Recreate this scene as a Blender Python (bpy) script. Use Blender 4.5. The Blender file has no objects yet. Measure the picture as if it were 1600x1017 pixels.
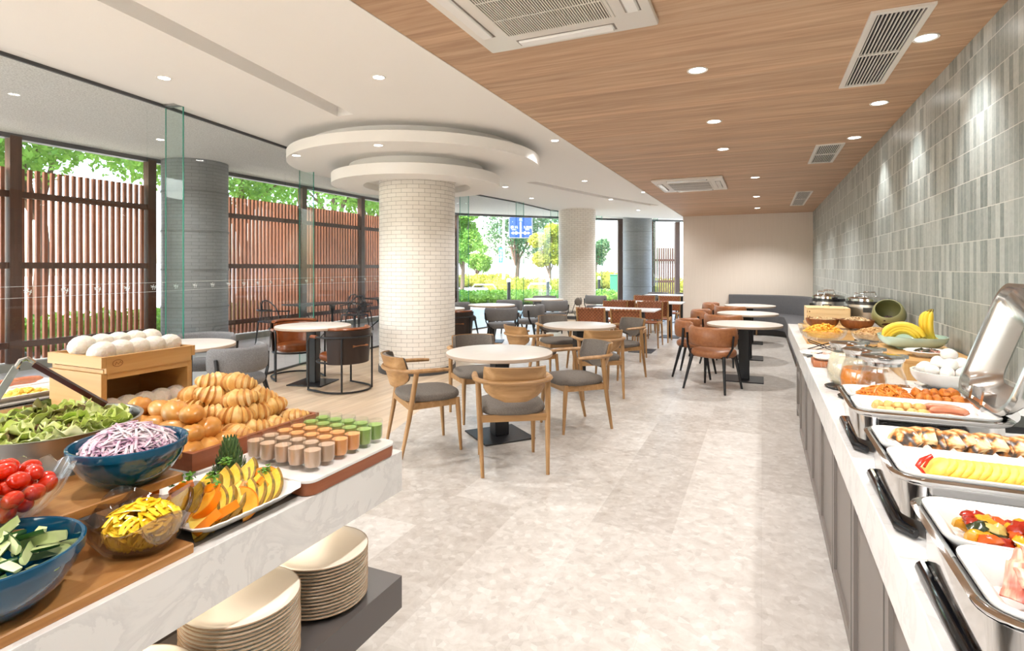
import bpy, bmesh, math, random
from math import sin, cos, pi, radians, hypot, atan2, sqrt
from mathutils import Vector, Matrix
random.seed(7)
C = bpy.context.scene.collection
SC = bpy.context.scene
# ---------------------------------------------------------------- camera, world, sun, exposure
FPX, HOR, XVP, EYE = 875.0, 418.0, 1190.0, 1.47
TH = math.atan((XVP - 800) / FPX)
cam_d = bpy.data.cameras.new('camera'); cam = bpy.data.objects.new('camera', cam_d); C.objects.link(cam)
cam.location = (0, 0, EYE); cam.rotation_euler = (pi/2, 0, TH)
cam_d.sensor_width = 36; cam_d.lens = FPX/1600*36; cam_d.shift_y = -(508.5-HOR)/1600; cam_d.clip_start = 0.05; cam_d.clip_end = 400
SC.camera = cam
SC.view_settings.view_transform = 'Standard'; SC.view_settings.look = 'None'
SC.view_settings.gamma = 1; SC.view_settings.use_curve_mapping = False
SC.view_settings.exposure = 0.8
w = bpy.data.worlds.new('world'); SC.world = w; w.use_nodes = True
_n = w.node_tree.nodes; _sky = _n.new('ShaderNodeTexSky'); _sky.sky_type = 'NISHITA'; _sky.sun_disc = False
_sky.sun_elevation = radians(52); _sky.sun_rotation = radians(215); _sky.dust_density = 3.0; _sky.air_density = 1.0; _sky.ozone_density = 1.0
_n['Background'].inputs[1].default_value = 1.0
w.node_tree.links.new(_sky.outputs[0], _n['Background'].inputs[0])
def lamp(kind, name, loc, energy, rot=(0,0,0), color=(1,1,1), **kw):
    d = bpy.data.lights.new(name, kind); d.energy = energy; d.color = color
    for k, v in kw.items(): setattr(d, k, v)
    o = bpy.data.objects.new(name, d); C.objects.link(o); o.location = loc; o.rotation_euler = rot
    return o
lamp('SUN', 'sun', (0,0,20), 3.6, (radians(42), 0, radians(-47)), (1,.96,.9), angle=radians(1.5))
try:
    SC.cycles.use_denoising = True
    SC.cycles.max_bounces = 10; SC.cycles.transparent_max_bounces = 16; SC.cycles.glossy_bounces = 4; SC.cycles.transmission_bounces = 8
    SC.cycles.sample_clamp_indirect = 6; SC.cycles.caustics_reflective = False; SC.cycles.caustics_refractive = False
except Exception: pass
def G(px, py, z):      # the point of height z that the photograph shows at px, py
    u = (px-800)/FPX; v = (HOR-py)/FPX; t = (z-EYE)/v
    return ((u*cos(TH)-sin(TH))*t, (u*sin(TH)+cos(TH))*t)
def lerp(tab, y):
    if y <= tab[0][0]: return tab[0][1]
    for (a, p), (b, q) in zip(tab, tab[1:]):
        if y <= b: return p + (q-p)*(y-a)/(b-a)
    return tab[-1][1]
# ---------------------------------------------------------------- materials
def principled(name):
    m = bpy.data.materials.new(name); m.use_nodes = True
    return m, m.node_tree.nodes, m.node_tree.links, m.node_tree.nodes['Principled BSDF']
def col(c): return (*c, 1) if len(c) == 3 else c
def hx(s): 
    v = [int(s[i:i+2], 16)/255 for i in (0, 2, 4)]
    return tuple(x/12.92 if x <= .04045 else ((x+.055)/1.055)**2.4 for x in v)
def mat(name, c, rough=.5, metal=0, **kw):
    m, n, l, b = principled(name)
    c = hx(c) if isinstance(c, str) else c
    b.inputs['Base Color'].default_value = col(c); b.inputs['Roughness'].default_value = rough; b.inputs['Metallic'].default_value = metal
    for k, v in kw.items(): b.inputs[k].default_value = v
    return m
def coords(n, l, scale, src='Object', rot=(0,0,0)):
    tc = n.new('ShaderNodeTexCoord'); mp = n.new('ShaderNodeMapping'); mp.inputs['Scale'].default_value = scale; mp.inputs['Rotation'].default_value = rot
    l.new(tc.outputs[src], mp.inputs[0]); return mp.outputs[0]
def ramp(n, l, fac, stops):
    r = n.new('ShaderNodeValToRGB'); e = r.color_ramp.elements
    e[0].position, e[0].color = stops[0][0], col(hx(stops[0][1])); e[1].position, e[1].color = stops[-1][0], col(hx(stops[-1][1]))
    for p, c in stops[1:-1]: x = e.new(p); x.color = col(hx(c))
    l.new(fac, r.inputs[0]); return r.outputs[0]
def noise(n, l, vec, scale, detail=4, rough=.5, dist=0):
    t = n.new('ShaderNodeTexNoise'); t.inputs['Scale'].default_value = scale; t.inputs['Detail'].default_value = detail
    t.inputs['Roughness'].default_value = rough; t.inputs['Distortion'].default_value = dist; l.new(vec, t.inputs['Vector']); return t.outputs['Fac']
def bump(n, l, b, h, strength, dist=.01):
    x = n.new('ShaderNodeBump'); x.inputs['Strength'].default_value = strength; x.inputs['Distance'].default_value = dist
    l.new(h, x.inputs['Height']); l.new(x.outputs[0], b.inputs['Normal'])
def noisy(name, stops, scale=(1,1,1), freq=10, detail=4, rough=.5, bmp=0, bd=.005, metal=0, dist=0, src='Object', **kw):
    m, n, l, b = principled(name); v = coords(n, l, scale, src); f = noise(n, l, v, freq, detail, .55, dist)
    l.new(ramp(n, l, f, stops), b.inputs['Base Color']); b.inputs['Roughness'].default_value = rough; b.inputs['Metallic'].default_value = metal
    if bmp: bump(n, l, b, f, bmp, bd)
    for k, x in kw.items(): b.inputs[k].default_value = x
    return m
def mix(n, l, fac, a, b_, mode='MIX'):
    x = n.new('ShaderNodeMix'); x.data_type = 'RGBA'; x.blend_type = mode
    for s, v in ((x.inputs[0], fac), (x.inputs[6], a), (x.inputs[7], b_)):
        if isinstance(v, (int, float)): s.default_value = v
        elif isinstance(v, tuple): s.default_value = col(v)
        else: l.new(v, s)
    return x.outputs[2]
def math_(n, l, op, a, b_=None, c=None):
    x = n.new('ShaderNodeMath'); x.operation = op
    for s, v in zip(x.inputs, (a, b_, c)):
        if v is None: continue
        if isinstance(v, (int, float)): s.default_value = v
        else: l.new(v, s)
    return x.outputs[0]
def pane_glass(name, tint=(1,1,1), gloss=.045, extra=0.0, glosscol=(1,1,1)):     # thin clear sheet: passes light, mirrors a little
    m = bpy.data.materials.new(name); m.use_nodes = True; n, l = m.node_tree.nodes, m.node_tree.links; n.clear()
    o = n.new('ShaderNodeOutputMaterial'); t = n.new('ShaderNodeBsdfTransparent'); g = n.new('ShaderNodeBsdfGlossy'); mx = n.new('ShaderNodeMixShader'); f = n.new('ShaderNodeLayerWeight')
    t.inputs[0].default_value = col(tint); g.inputs[0].default_value = col(glosscol); g.inputs['Roughness'].default_value = .02; f.inputs[0].default_value = .5
    a = math_(n, l, 'ADD', math_(n, l, 'MULTIPLY', math_(n, l, 'POWER', f.outputs['Facing'], 4), .6), gloss)
    l.new(a, mx.inputs[0]); l.new(t.outputs[0], mx.inputs[1]); l.new(g.outputs[0], mx.inputs[2]); l.new(mx.outputs[0], o.inputs[0]); return m
def emit(name, c, s):
    m = bpy.data.materials.new(name); m.use_nodes = True; n, l = m.node_tree.nodes, m.node_tree.links; n.clear()
    o = n.new('ShaderNodeOutputMaterial'); e = n.new('ShaderNodeEmission'); e.inputs[0].default_value = col(c); e.inputs[1].default_value = s; l.new(e.outputs[0], o.inputs[0]); return m

def wood(name, stops, axis='x', plank=None, rough=.45, freq=6, bmp=.05, spec=.5):
    m, n, l, b = principled(name)
    s = {'x': (.6,9,9), 'y': (9,.6,9), 'z': (9,9,.6)}[axis]
    v = coords(n, l, s); f = noise(n, l, v, freq/3, 6, .6, .6); c = ramp(n, l, f, stops)
    if plank:
        tc = n.new('ShaderNodeTexCoord'); sx = n.new('ShaderNodeSeparateXYZ'); l.new(tc.outputs['Object'], sx.inputs[0])
        k = math_(n, l, 'FLOOR', math_(n, l, 'DIVIDE', sx.outputs['Y' if axis == 'x' else 'X'], plank))
        wn = n.new('ShaderNodeTexWhiteNoise'); wn.noise_dimensions = '1D'; l.new(k, wn.inputs['W'])
        h = n.new('ShaderNodeHueSaturation'); h.inputs['Saturation'].default_value = 1
        l.new(math_(n, l, 'ADD', math_(n, l, 'MULTIPLY', wn.outputs['Value'], .22), .89), h.inputs['Value']); l.new(c, h.inputs['Color']); c = h.outputs[0]
    l.new(c, b.inputs['Base Color']); b.inputs['Roughness'].default_value = rough; bump(n, l, b, f, bmp, .002)
    return m

def tilewall():
    m, n, l, b = principled('glazed green grey mosaic'); tc = n.new('ShaderNodeTexCoord'); sx = n.new('ShaderNodeSeparateXYZ'); l.new(tc.outputs['Object'], sx.inputs[0])
    zi = math_(n, l, 'DIVIDE', math_(n, l, 'ADD', sx.outputs['Z'], .016), .1625); row = math_(n, l, 'FLOOR', zi); zf = math_(n, l, 'FRACT', zi)
    off = 0.0
    yi = math_(n, l, 'DIVIDE', sx.outputs['Y'], .052); yi2 = math_(n, l, 'ADD', yi, off)
    wob = n.new('ShaderNodeTexNoise'); wob.noise_dimensions = '1D'; l.new(math_(n, l, 'MULTIPLY', yi2, .45), wob.inputs['W']); wob.inputs['Detail'].default_value = 0
    yi3 = math_(n, l, 'ADD', yi2, 0.0)
    cell = math_(n, l, 'FLOOR', yi3); yf = math_(n, l, 'FRACT', yi3)
    wn = n.new('ShaderNodeTexWhiteNoise'); wn.noise_dimensions = '2D'; cv = n.new('ShaderNodeCombineXYZ'); l.new(cell, cv.inputs[0]); l.new(row, cv.inputs[1]); l.new(cv.outputs[0], wn.inputs['Vector'])
    base = ramp(n, l, wn.outputs['Value'], [(0, '717a79'), (.3, '878f8e'), (.55, '9aa19f'), (.8, 'a9afad'), (1, 'bcc1be')])
    nz = noise(n, l, coords(n, l, (1,1,1)), 32, 6, .7); base = mix(n, l, .2, base, ramp(n, l, nz, [(.35, '67746f'), (.65, 'c2c6bd')]))
    jz = math_(n, l, 'LESS_THAN', math_(n, l, 'MINIMUM', zf, math_(n, l, 'SUBTRACT', 1, zf)), .012)
    jy = math_(n, l, 'LESS_THAN', math_(n, l, 'MINIMUM', yf, math_(n, l, 'SUBTRACT', 1, yf)), .03)
    j = math_(n, l, 'MAXIMUM', jz, math_(n, l, 'MULTIPLY', jy, .7)); c = mix(n, l, j, base, hx('d2d2cc'))
    l.new(c, b.inputs['Base Color']); b.inputs['Roughness'].default_value = .38
    hh = math_(n, l, 'ADD', math_(n, l, 'MULTIPLY', wn.outputs['Value'], .5), math_(n, l, 'MULTIPLY', nz, .4)); hh = math_(n, l, 'SUBTRACT', hh, j); bump(n, l, b, hh, .35, .004)
    return m
def brick_uv(name, c1, c2, cm, bw, rh, rough=.5, ms=.05, bmp=.5):
    m, n, l, b = principled(name); tc = n.new('ShaderNodeTexCoord'); t = n.new('ShaderNodeTexBrick')
    t.inputs['Color1'].default_value = col(hx(c1)); t.inputs['Color2'].default_value = col(hx(c2)); t.inputs['Mortar'].default_value = col(hx(cm))
    t.inputs['Scale'].default_value = 1; t.inputs['Brick Width'].default_value = bw; t.inputs['Row Height'].default_value = rh; t.inputs['Mortar Size'].default_value = ms; t.inputs['Mortar Smooth'].default_value = .1
    t.offset = .5; l.new(tc.outputs['UV'], t.inputs['Vector']); l.new(t.outputs[0], b.inputs['Base Color']); b.inputs['Roughness'].default_value = rough
    x = n.new('ShaderNodeBump'); x.invert = True; x.inputs['Strength'].default_value = bmp; x.inputs['Distance'].default_value = .004; l.new(t.outputs['Fac'], x.inputs['Height']); l.new(x.outputs[0], b.inputs['Normal'])
    return m
def stonefloor():
    m, n, l, b = principled('pale aggregate stone tile'); v = coords(n, l, (1,1,1), rot=(0,0,pi/2)); t = n.new('ShaderNodeTexBrick'); l.new(v, t.inputs['Vector'])
    t.inputs['Color1'].default_value = (.0,.0,.0,1); t.inputs['Color2'].default_value = (1,1,1,1); t.inputs['Mortar'].default_value = (.45,.45,.45,1)
    t.inputs['Scale'].default_value = 1; t.inputs['Brick Width'].default_value = .9; t.inputs['Row Height'].default_value = .45; t.inputs['Mortar Size'].default_value = .0012; t.inputs['Bias'].default_value = 0
    base = ramp(n, l, t.outputs[0], [(0, '9d958d'), (.5, 'b6b0a9'), (1, 'cfcbc6')])
    o = coords(n, l, (1,1,1)); cl = ramp(n, l, noise(n, l, o, 9, 8, .7, .6), [(.3, '978d84'), (.62, 'e6e3df')]); c = mix(n, l, .38, base, cl)
    vo = n.new('ShaderNodeTexVoronoi'); vo.inputs['Scale'].default_value = 30; vo.inputs['Randomness'].default_value = 1; l.new(o, vo.inputs['Vector'])
    sp = n.new('ShaderNodeSeparateColor'); l.new(vo.outputs['Color'], sp.inputs[0])
    frag = ramp(n, l, sp.outputs[0], [(0, '988c81'), (.2, 'bdb4aa'), (.75, 'cdc7bf'), (1, 'efece7')]); c = mix(n, l, .24, c, frag)
    l.new(c, b.inputs['Base Color']); b.inputs['Roughness'].default_value = .32; bump(n, l, b, sp.outputs[0], .04, .001)
    return m
def marble(name, base='eeece9', vein='c6c4c3', rough=.22, amt=.4):
    m, n, l, b = principled(name); o = coords(n, l, (1,1,1.0)); f = noise(n, l, o, 5.5, 9, .62, 1.2)
    v = ramp(n, l, f, [(.40, base), (.485, vein), (.50, vein), (.515, base), (.6, base)]); g = noise(n, l, o, 1.2, 4, .5, .4)
    c = mix(n, l, amt, hx(base), v); c = mix(n, l, .3, c, ramp(n, l, g, [(.35, 'd9d7d5'), (.65, 'f5f4f2')])); l.new(c, b.inputs['Base Color']); b.inputs['Roughness'].default_value = rough; return m

M = {}
M['plaster'] = mat('white ceiling plaster', 'f5f2ee', .8)
M['plaster_shade'] = mat('beige recess plaster', 'd3cabd', .8)
M['endwall'] = noisy('beige striped wallpaper', [(.3, 'e3d8cc'), (.7, 'eadfd4')], (40,40,.3), 6, 2, .8)
M['tilewall'] = tilewall()
M['woodceil'] = wood('walnut plank ceiling', [(.25, 'a98467'), (.5, 'c29d7d'), (.75, 'd6b697')], 'x', .1, .55, 7, .03)
M['stone'] = stonefloor()
M['woodfloor'] = wood('washed oak floor', [(.2, 'b39c84'), (.5, 'cfb99f'), (.8, 'e4d3be')], 'y', .16, .3, 5, .03)
M['terracefloor'] = brick_uv('terrace_paving', 'b4b4b4', 'c0c0c0', '8c8c8c', .6, .6, .3, .004, .2)
M['soffit'] = noisy('rough sprayed soffit', [(.35, 'c4c1bb'), (.65, 'e6e4df')], (1,1,1), 60, 5, .95, .5, .006)
M['whitebrick'] = brick_uv('white column brick', 'f5f0e8', 'efe9e0', '80766c', .16, .0565, .45, .0017, .4)
M['greybrick'] = brick_uv('grey column brick', '7d7f80', '858788', '5c5e60', .23, .06, .5, .003, .5)
M['darkbase'] = mat('charcoal skirting', '4a4a4c', .5)
M['marble'] = marble('white marble')
M['greytop'] = noisy('grey stone worktop', [(.3, '86837f'), (.7, '9a9794')], (1,1,1), 6, 6, .25)
M['cabinet'] = mat('taupe cabinet paint', '807872', .42)
M['cabdark'] = mat('taupe cabinet gap shade', '4b4642', .5)
M['slab'] = mat('dark grey shelf laminate', '5b5654', .35)
M['lattice'] = wood('brown stained cedar', [(.2, '6b3c24'), (.5, '874e31'), (.8, 'a06342')], 'z', None, .55, 6, .05)
M['darkwoodpost'] = wood('dark stained post', [(.2, '3a2012'), (.5, '4a2a18'), (.8, '5a3622')], 'z', None, .5, 6, .05)
M['oak'] = wood('oak timber', [(.25, '8e683f'), (.5, 'ad8456'), (.75, 'c8a073')], 'z', None, .42, 5, .05)
M['oakx'] = wood('oak rail timber', [(.25, '8e683f'), (.5, 'ad8456'), (.75, 'c8a073')], 'x', None, .42, 5, .05)
M['greyfabric'] = noisy('grey brown upholstery', [(.3, '655e57'), (.7, '7d756d')], (1,1,1), 120, 3, .9, .25, .002)
M['bluegrey'] = noisy('blue grey upholstery', [(.3, '6c6b6c'), (.7, '858486')], (1,1,1), 120, 3, .9, .25, .002)
M['sofafabric'] = noisy('charcoal sofa fabric', [(.3, '545457'), (.7, '6a6a6d')], (1,1,1), 150, 3, .9, .25, .002)
M['caramel'] = noisy('caramel leather', [(.3, '8d5732'), (.7, 'a46a42')], (1,1,1), 30, 4, .38, .08, .002)
M['cognac'] = noisy('cognac leather', [(.3, '7b411d'), (.7, '96532a')], (1,1,1), 14, 4, .28, .12, .004)
M['darkleather'] = mat('dark leather', '2f211b', .35)
M['black'] = mat('black powdercoat', '17171a', .42)
M['blackgloss'] = mat('black gloss plastic', '0d0e12', .12)
M['tabletop'] = noisy('pale table laminate', [(.3, 'd4cbc3'), (.7, 'dfd8d1')], (1,8,1), 8, 4, .35)
M['tableedge'] = mat('beige table edging', 'c3ad99', .5)
M['whitetop'] = mat('white table laminate', 'e4e2e2', .3)
M['glassfin'] = pane_glass('clear glass', (.9,.965,.945), .012)
M['glass'] = pane_glass('partition glass', (.965,.985,.978))
M['glassedge'] = mat('green glass edge', '3f8f7c', .15, 0)
M['steel'] = noisy('brushed steel', [(.3, 'b9b6b3'), (.7, 'd0cecb')], (1,1,1), 8, 3, .3, 0, .001, 1)
M['chrome'] = mat('polished steel', 'dcdcdc', .07, 1)
M['bowlglass'] = pane_glass('clear table glass', (.965,.97,.97), .05)
M['porcelain'] = mat('white porcelain', 'f1efec', .12)
M['whiteplastic'] = mat('white plastic', 'e2dcd4', .4)
M['decal'] = mat('frosted white film', 'dfe3e2', .6)
# ---------------------------------------------------------------- mesh builder
class MB:
    def __init__(s): s.v = []; s.f = []; s.mi = []; s.uv = {}; s.cur = 0
    def add(s, vs, fs, uvs=None, mi=None):
        k = len(s.v); s.v += [tuple(x) for x in vs]; n0 = len(s.f)
        for i, f in enumerate(fs):
            s.f.append(tuple(k+j for j in f)); s.mi.append(s.cur if mi is None else mi)
            if uvs: s.uv[n0+i] = uvs[i]
        return s
    def box(s, x0, x1, y0, y1, z0, z1, mtx=None, bev=0, seg=1):
        if bev > 0:
            bm = bmesh.new(); bmesh.ops.create_cube(bm, size=1)
            for v in bm.verts: v.co = Vector(((x0+x1)/2+v.co.x*(x1-x0), (y0+y1)/2+v.co.y*(y1-y0), (z0+z1)/2+v.co.z*(z1-z0)))
            bmesh.ops.bevel(bm, geom=bm.edges[:], offset=bev, segments=seg, affect='EDGES', profile=.5)
            bm.verts.index_update(); vs = [v.co.copy() for v in bm.verts]; fs = [[v.index for v in f.verts] for f in bm.faces]; bm.free()
        else:
            vs = [Vector((x, y, z)) for x in (x0,x1) for y in (y0,y1) for z in (z0,z1)]
            fs = [(0,1,3,2),(4,6,7,5),(0,4,5,1),(2,3,7,6),(0,2,6,4),(1,5,7,3)]
        if mtx is not None: vs = [mtx @ v for v in vs]
        return s.add(vs, fs)
    def beam(s, p, q, w_, h_, bev=0, up=(0,0,1), taper=1):   # rectangular bar from p to q
        p, q = Vector(p), Vector(q); d = (q-p); L = d.length; z = d.normalized(); u = Vector(up)
        if abs(z.dot(u)) > .98: u = Vector((0,1,0))
        x = u.cross(z).normalized(); y = z.cross(x)
        vs = []
        for t, k in ((p, 1), (q, taper)):
            for a, b_ in ((-1,-1),(1,-1),(1,1),(-1,1)): vs.append(t + x*a*w_/2*k + y*b_*h_/2*k)
        return s.add(vs, [(3,2,1,0),(4,5,6,7),(0,1,5,4),(1,2,6,5),(2,3,7,6),(3,0,4,7)])
    def tube(s, pts, r, seg=8, closed=False, flat=1.0, up=None, caps=True):    # r number or list
        P_ = [Vector(p) for p in pts]; n = len(P_); R = r if isinstance(r, (list, tuple)) else [r]*n; vs = []; prev = None
        for i in range(n):
            a = P_[(i-1) % n] if (closed or i > 0) else P_[i]; b_ = P_[(i+1) % n] if (closed or i < n-1) else P_[i]
            t = (b_-a).normalized()
            if prev is None:
                u = Vector(up) if up else (Vector((0,0,1)) if abs(t.z) < .9 else Vector((1,0,0)))
                x = u.cross(t).normalized()
            else:
                x = (prev - t*prev.dot(t)); x = x.normalized() if x.length > 1e-6 else prev
            prev = x; y = t.cross(x)
            for k in range(seg): an = 2*pi*k/seg; vs.append(P_[i] + x*cos(an)*R[i] + y*sin(an)*R[i]*flat)
        fs = []
        for i in range(n if closed else n-1):
            for k in range(seg): a = i*seg+k; b_ = i*seg+(k+1) % seg; c = ((i+1) % n)*seg+(k+1) % seg; d = ((i+1) % n)*seg+k; fs.append((a,b_,c,d))
        if not closed and caps: fs.append(tuple(range(seg-1,-1,-1))); fs.append(tuple((n-1)*seg+k for k in range(seg)))
        return s.add(vs, fs)
    def lathe(s, prof, seg=32, c=(0,0,0), sx=1, sy=1, uv=False, mtx=None, power=2.0, rot=0):     # prof [(r,z)], open profile, closed by the axis where r=0
        vs = []; fs = []; idx = []; uvs = []
        for r, z in prof:
            if r < 1e-6: idx.append([len(vs)]*seg); vs.append(Vector((c[0], c[1], c[2]+z)))
            else:
                st = len(vs); idx.append([st+k for k in range(seg)])
                for k in range(seg):
                    a = 2*pi*k/seg; ca, sa = cos(a), sin(a)
                    if power != 2.0: q = (abs(ca)**power+abs(sa)**power)**(-1/power); ca, sa = ca*q, sa*q
                    x, y = r*sx*ca, r*sy*sa
                    vs.append(Vector((c[0]+x*cos(rot)-y*sin(rot), c[1]+x*sin(rot)+y*cos(rot), c[2]+z)))
        for i in range(len(prof)-1):
            for k in range(seg):
                k2 = (k+1) % seg; q = [idx[i][k], idx[i][k2], idx[i+1][k2], idx[i+1][k]]; q2 = []
                for x in q:
                    if x not in q2: q2.append(x)
                if len(q2) >= 3:
                    fs.append(tuple(q2))
                    if uv: r = prof[i][0]*2*pi; uvs.append([(r*k/seg, prof[i][1]), (r*(k+1)/seg, prof[i][1]), (r*(k+1)/seg, prof[i+1][1]), (r*k/seg, prof[i+1][1])])
        if mtx is not None: vs = [mtx @ v for v in vs]
        return s.add(vs, fs, uvs if uv else None)
    def prism(s, poly, z0, z1, mtx=None):
        n = len(poly); vs = [Vector((x, y, z0)) for x, y in poly]+[Vector((x, y, z1)) for x, y in poly]
        if mtx is not None: vs = [mtx @ v for v in vs]
        return s.add(vs, [tuple(range(n-1,-1,-1)), tuple(range(n, 2*n))]+[(i,(i+1) % n, n+(i+1) % n, n+i) for i in range(n)])
    def grid(s, rows, thick=None):           # rows of points -> sheet
        R = [[Vector(p) for p in r] for r in rows]; a, b_ = len(R), len(R[0]); vs = [p for r in R for p in r]
        fs = [(i*b_+j, i*b_+j+1, (i+1)*b_+j+1, (i+1)*b_+j) for i in range(a-1) for j in range(b_-1)]
        if thick:
            nv = []
            for i in range(a):
                for j in range(b_):
                    du = R[min(i+1,a-1)][j]-R[max(i-1,0)][j]; dv = R[i][min(j+1,b_-1)]-R[i][max(j-1,0)]; nn = du.cross(dv); nn = nn.normalized() if nn.length > 1e-9 else Vector((0,0,1)); nv.append(R[i][j]+nn*thick)
            k = a*b_; fs2 = [tuple(reversed([k+x for x in f])) for f in fs]; vs += nv; fs += fs2
            ring = [j for j in range(b_)]+[i*b_+b_-1 for i in range(1,a)]+[(a-1)*b_+j for j in range(b_-2,-1,-1)]+[i*b_ for i in range(a-2,0,-1)]
            for x, y in zip(ring, ring[1:]+ring[:1]): fs.append((y, x, k+x, k+y))
        return s.add(vs, fs)
    def ball(s, c, r, seg=10, rings=6, mtx=None, jit=0, rnd=None):
        R = (r, r, r) if isinstance(r, (int, float)) else r; vs = [Vector((0,0,-R[2]))]; fs = []
        for i in range(1, rings):
            p = -pi/2+pi*i/rings
            for k in range(seg): a = 2*pi*k/seg; vs.append(Vector((R[0]*cos(p)*cos(a), R[1]*cos(p)*sin(a), R[2]*sin(p))))
        vs.append(Vector((0,0,R[2]))); T = len(vs)-1
        for k in range(seg): fs.append((0, 1+(k+1) % seg, 1+k))
        for i in range(rings-2):
            for k in range(seg): a = 1+i*seg+k; b_ = 1+i*seg+(k+1) % seg; fs.append((a, b_, b_+seg, a+seg))
        for k in range(seg): fs.append((1+(rings-2)*seg+k, 1+(rings-2)*seg+(k+1) % seg, T))
        if jit: rr = rnd or random; vs = [v*(1+rr.uniform(-jit, jit)) for v in vs]
        if mtx is not None: vs = [mtx @ v for v in vs]
        vs = [v+Vector(c) for v in vs]
        return s.add(vs, fs)
    def build(s, name, m, parent=None, loc=None, smooth=40, label=None, sub=0, rotz=0):
        me = bpy.data.meshes.new(name); me.from_pydata(s.v, [], s.f)
        ms = m if isinstance(m, (list, tuple)) else [m]
        for x in ms: me.materials.append(M[x] if isinstance(x, str) else x)
        if len(ms) > 1: me.polygons.foreach_set('material_index', s.mi)
        if s.uv:
            ul = me.uv_layers.new(name='UVMap')
            for fi, uvv in s.uv.items():
                p = me.polygons[fi]
                for li, q in zip(p.loop_indices, uvv): ul.data[li].uv = q
        bm = bmesh.new(); bm.from_mesh(me); bmesh.ops.recalc_face_normals(bm, faces=bm.faces) if not s.uv else None
        if smooth:
            lim = radians(smooth)
            for f in bm.faces: f.smooth = True
            for e in bm.edges:
                if len(e.link_faces) == 2 and e.calc_face_angle(0) > lim: e.smooth = False
        bm.to_mesh(me); bm.free()
        o = bpy.data.objects.new(name, me); C.objects.link(o)
        if parent: o.parent = parent
        if loc: o.location = loc
        if rotz: o.rotation_euler.z = rotz
        if label: o['label'] = label
        if sub: x = o.modifiers.new('round', 'SUBSURF'); x.levels = sub; x.render_levels = sub
        return o
def tag(o, label=None, cat=None, group=None, kind=None):
    if label: o['label'] = label
    if cat: o['category'] = cat
    if group: o['group'] = group
    if kind: o['kind'] = kind
    return o
def thing(name, label, cat, loc=(0,0,0), rz=0, group=None):
    o = bpy.data.objects.new(name, None); C.objects.link(o); o.location = loc; o.rotation_euler = (0,0,rz); o.empty_display_size = .1
    return tag(o, label, cat, group)
def struct(mb, name, m, smooth=0): return tag(mb.build(name, m, smooth=smooth), kind='structure')
KIDS = {}
def dup(root, loc=None, rz=None, label=None, group=None, scale=None, rot=None):
    r = root.copy(); C.objects.link(r)
    if loc is not None: r.location = loc
    if rz is not None: r.rotation_euler = (0,0,rz)
    if rot is not None: r.rotation_euler = rot
    if scale is not None: r.scale = scale if not isinstance(scale, (int,float)) else (scale,)*3
    if label: r['label'] = label
    if group: r['group'] = group
    if root.name not in KIDS: KIDS[root.name] = [(c, list(c.children)) for c in root.children]
    for ch, gs in KIDS[root.name]:
        c = ch.copy(); C.objects.link(c); c.parent = r
        for g in gs: d = g.copy(); C.objects.link(d); d.parent = c
    return r
ORD = ['first','second','third','fourth','fifth','sixth','seventh','eighth','ninth','tenth','eleventh','twelfth','thirteenth','fourteenth','fifteenth','sixteenth','seventeenth','eighteenth','nineteenth','twentieth']
class Copier:                 # the first use takes the original, the rest are copies
    def __init__(s, proto): s.p = proto; s.used = False
    def __call__(s, loc, rz=0, label=None, group=None, scale=None, rot=None):
        if s.used: return dup(s.p, loc, rz, label, group, scale, rot)
        s.used = True; r = s.p; r.location = loc; r.rotation_euler = (0,0,rz) if rot is None else rot
        if scale is not None: r.scale = scale if not isinstance(scale, (int,float)) else (scale,)*3
        tag(r, label, None, group); return r
# ---------------------------------------------------------------- room shell
CW, CS, SOF = 2.68, 3.15, 3.38        # timber ceiling, white ceiling, terrace soffit
GLT = [(-4,-5.2),(0.5,-5.42),(2.45,-5.62),(4.0,-5.88),(6.4,-6.36),(8.8,-6.5),(11.2,-6.3),(13.6,-5.95),(16,-5.85),(17.6,-5.3),(19,-4.2),(20.2,-2.6),(20.8,-1.55)]
SLT = [(-4,-3.0),(2.2,-3.71),(4.9,-4.2),(7.5,-4.45),(10.2,-4.14),(13,-3.45),(15.4,-2.64),(21,-2.2)]
FLT = [(-4,-2.3),(2,-2.55),(3.5,-2.85),(5,-3.25),(7,-3.6),(10,-3.75),(14,-3.4),(21,-3.0)]
gl = lambda y: lerp(GLT, y)
sl = lambda y: lerp(SLT, y)
YB, YE, XR, XW = -4.0, 13.77, 1.02, -1.70
mb = MB().box(XR, XR+.2, YB, YE+.2, 0, 3.3); struct(mb, 'wall_right', 'tilewall')
mb = MB().box(XW, XR, YE, YE+.15, 0, 3.3); struct(mb, 'wall_end', 'endwall')
mb = MB().box(XW-.01, XR-.0, YE-.012, YE, 0, .09); mb.box(XW-.012, XW, YE-.012, YE+.15, 0, .09); struct(mb, 'baseboard_end', 'darkbase')
mb = MB().box(-6, -4.6, YB-.2, YB, 0, 3.3); mb.box(-.6, XR+.2, YB-.2, YB, 0, 3.3); mb.box(-4.6,-.6,YB-.2,YB,2.6,3.3); struct(mb, 'wall_back', 'endwall')
mb = MB(); mb.grid([[(-4.6,YB-.1,0),(-.6,YB-.1,0)],[(-4.6,YB-.1,2.6),(-.6,YB-.1,2.6)]]); w_ = mb.build('added_daylight_opening', 'glass', smooth=0); w_['kind'] = 'structure'  # unseen glazed opening, added so daylight from behind brightens the ceiling
mb = MB().box(-1.58, -1.43, YE+.15, 21, 0, 3.3); struct(mb, 'wall_corridor', 'endwall')
mb = MB().box(XW, XR, YB, YE, CW, CW+.1); mb.build('ceiling_timber', 'woodceil', smooth=0)['kind'] = 'structure'
mb = MB().box(XW-.012, XW, YB, YE+.1, CW-.004, CS+.05); struct(mb, 'trim_ceiling_edge', 'plaster')
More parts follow.
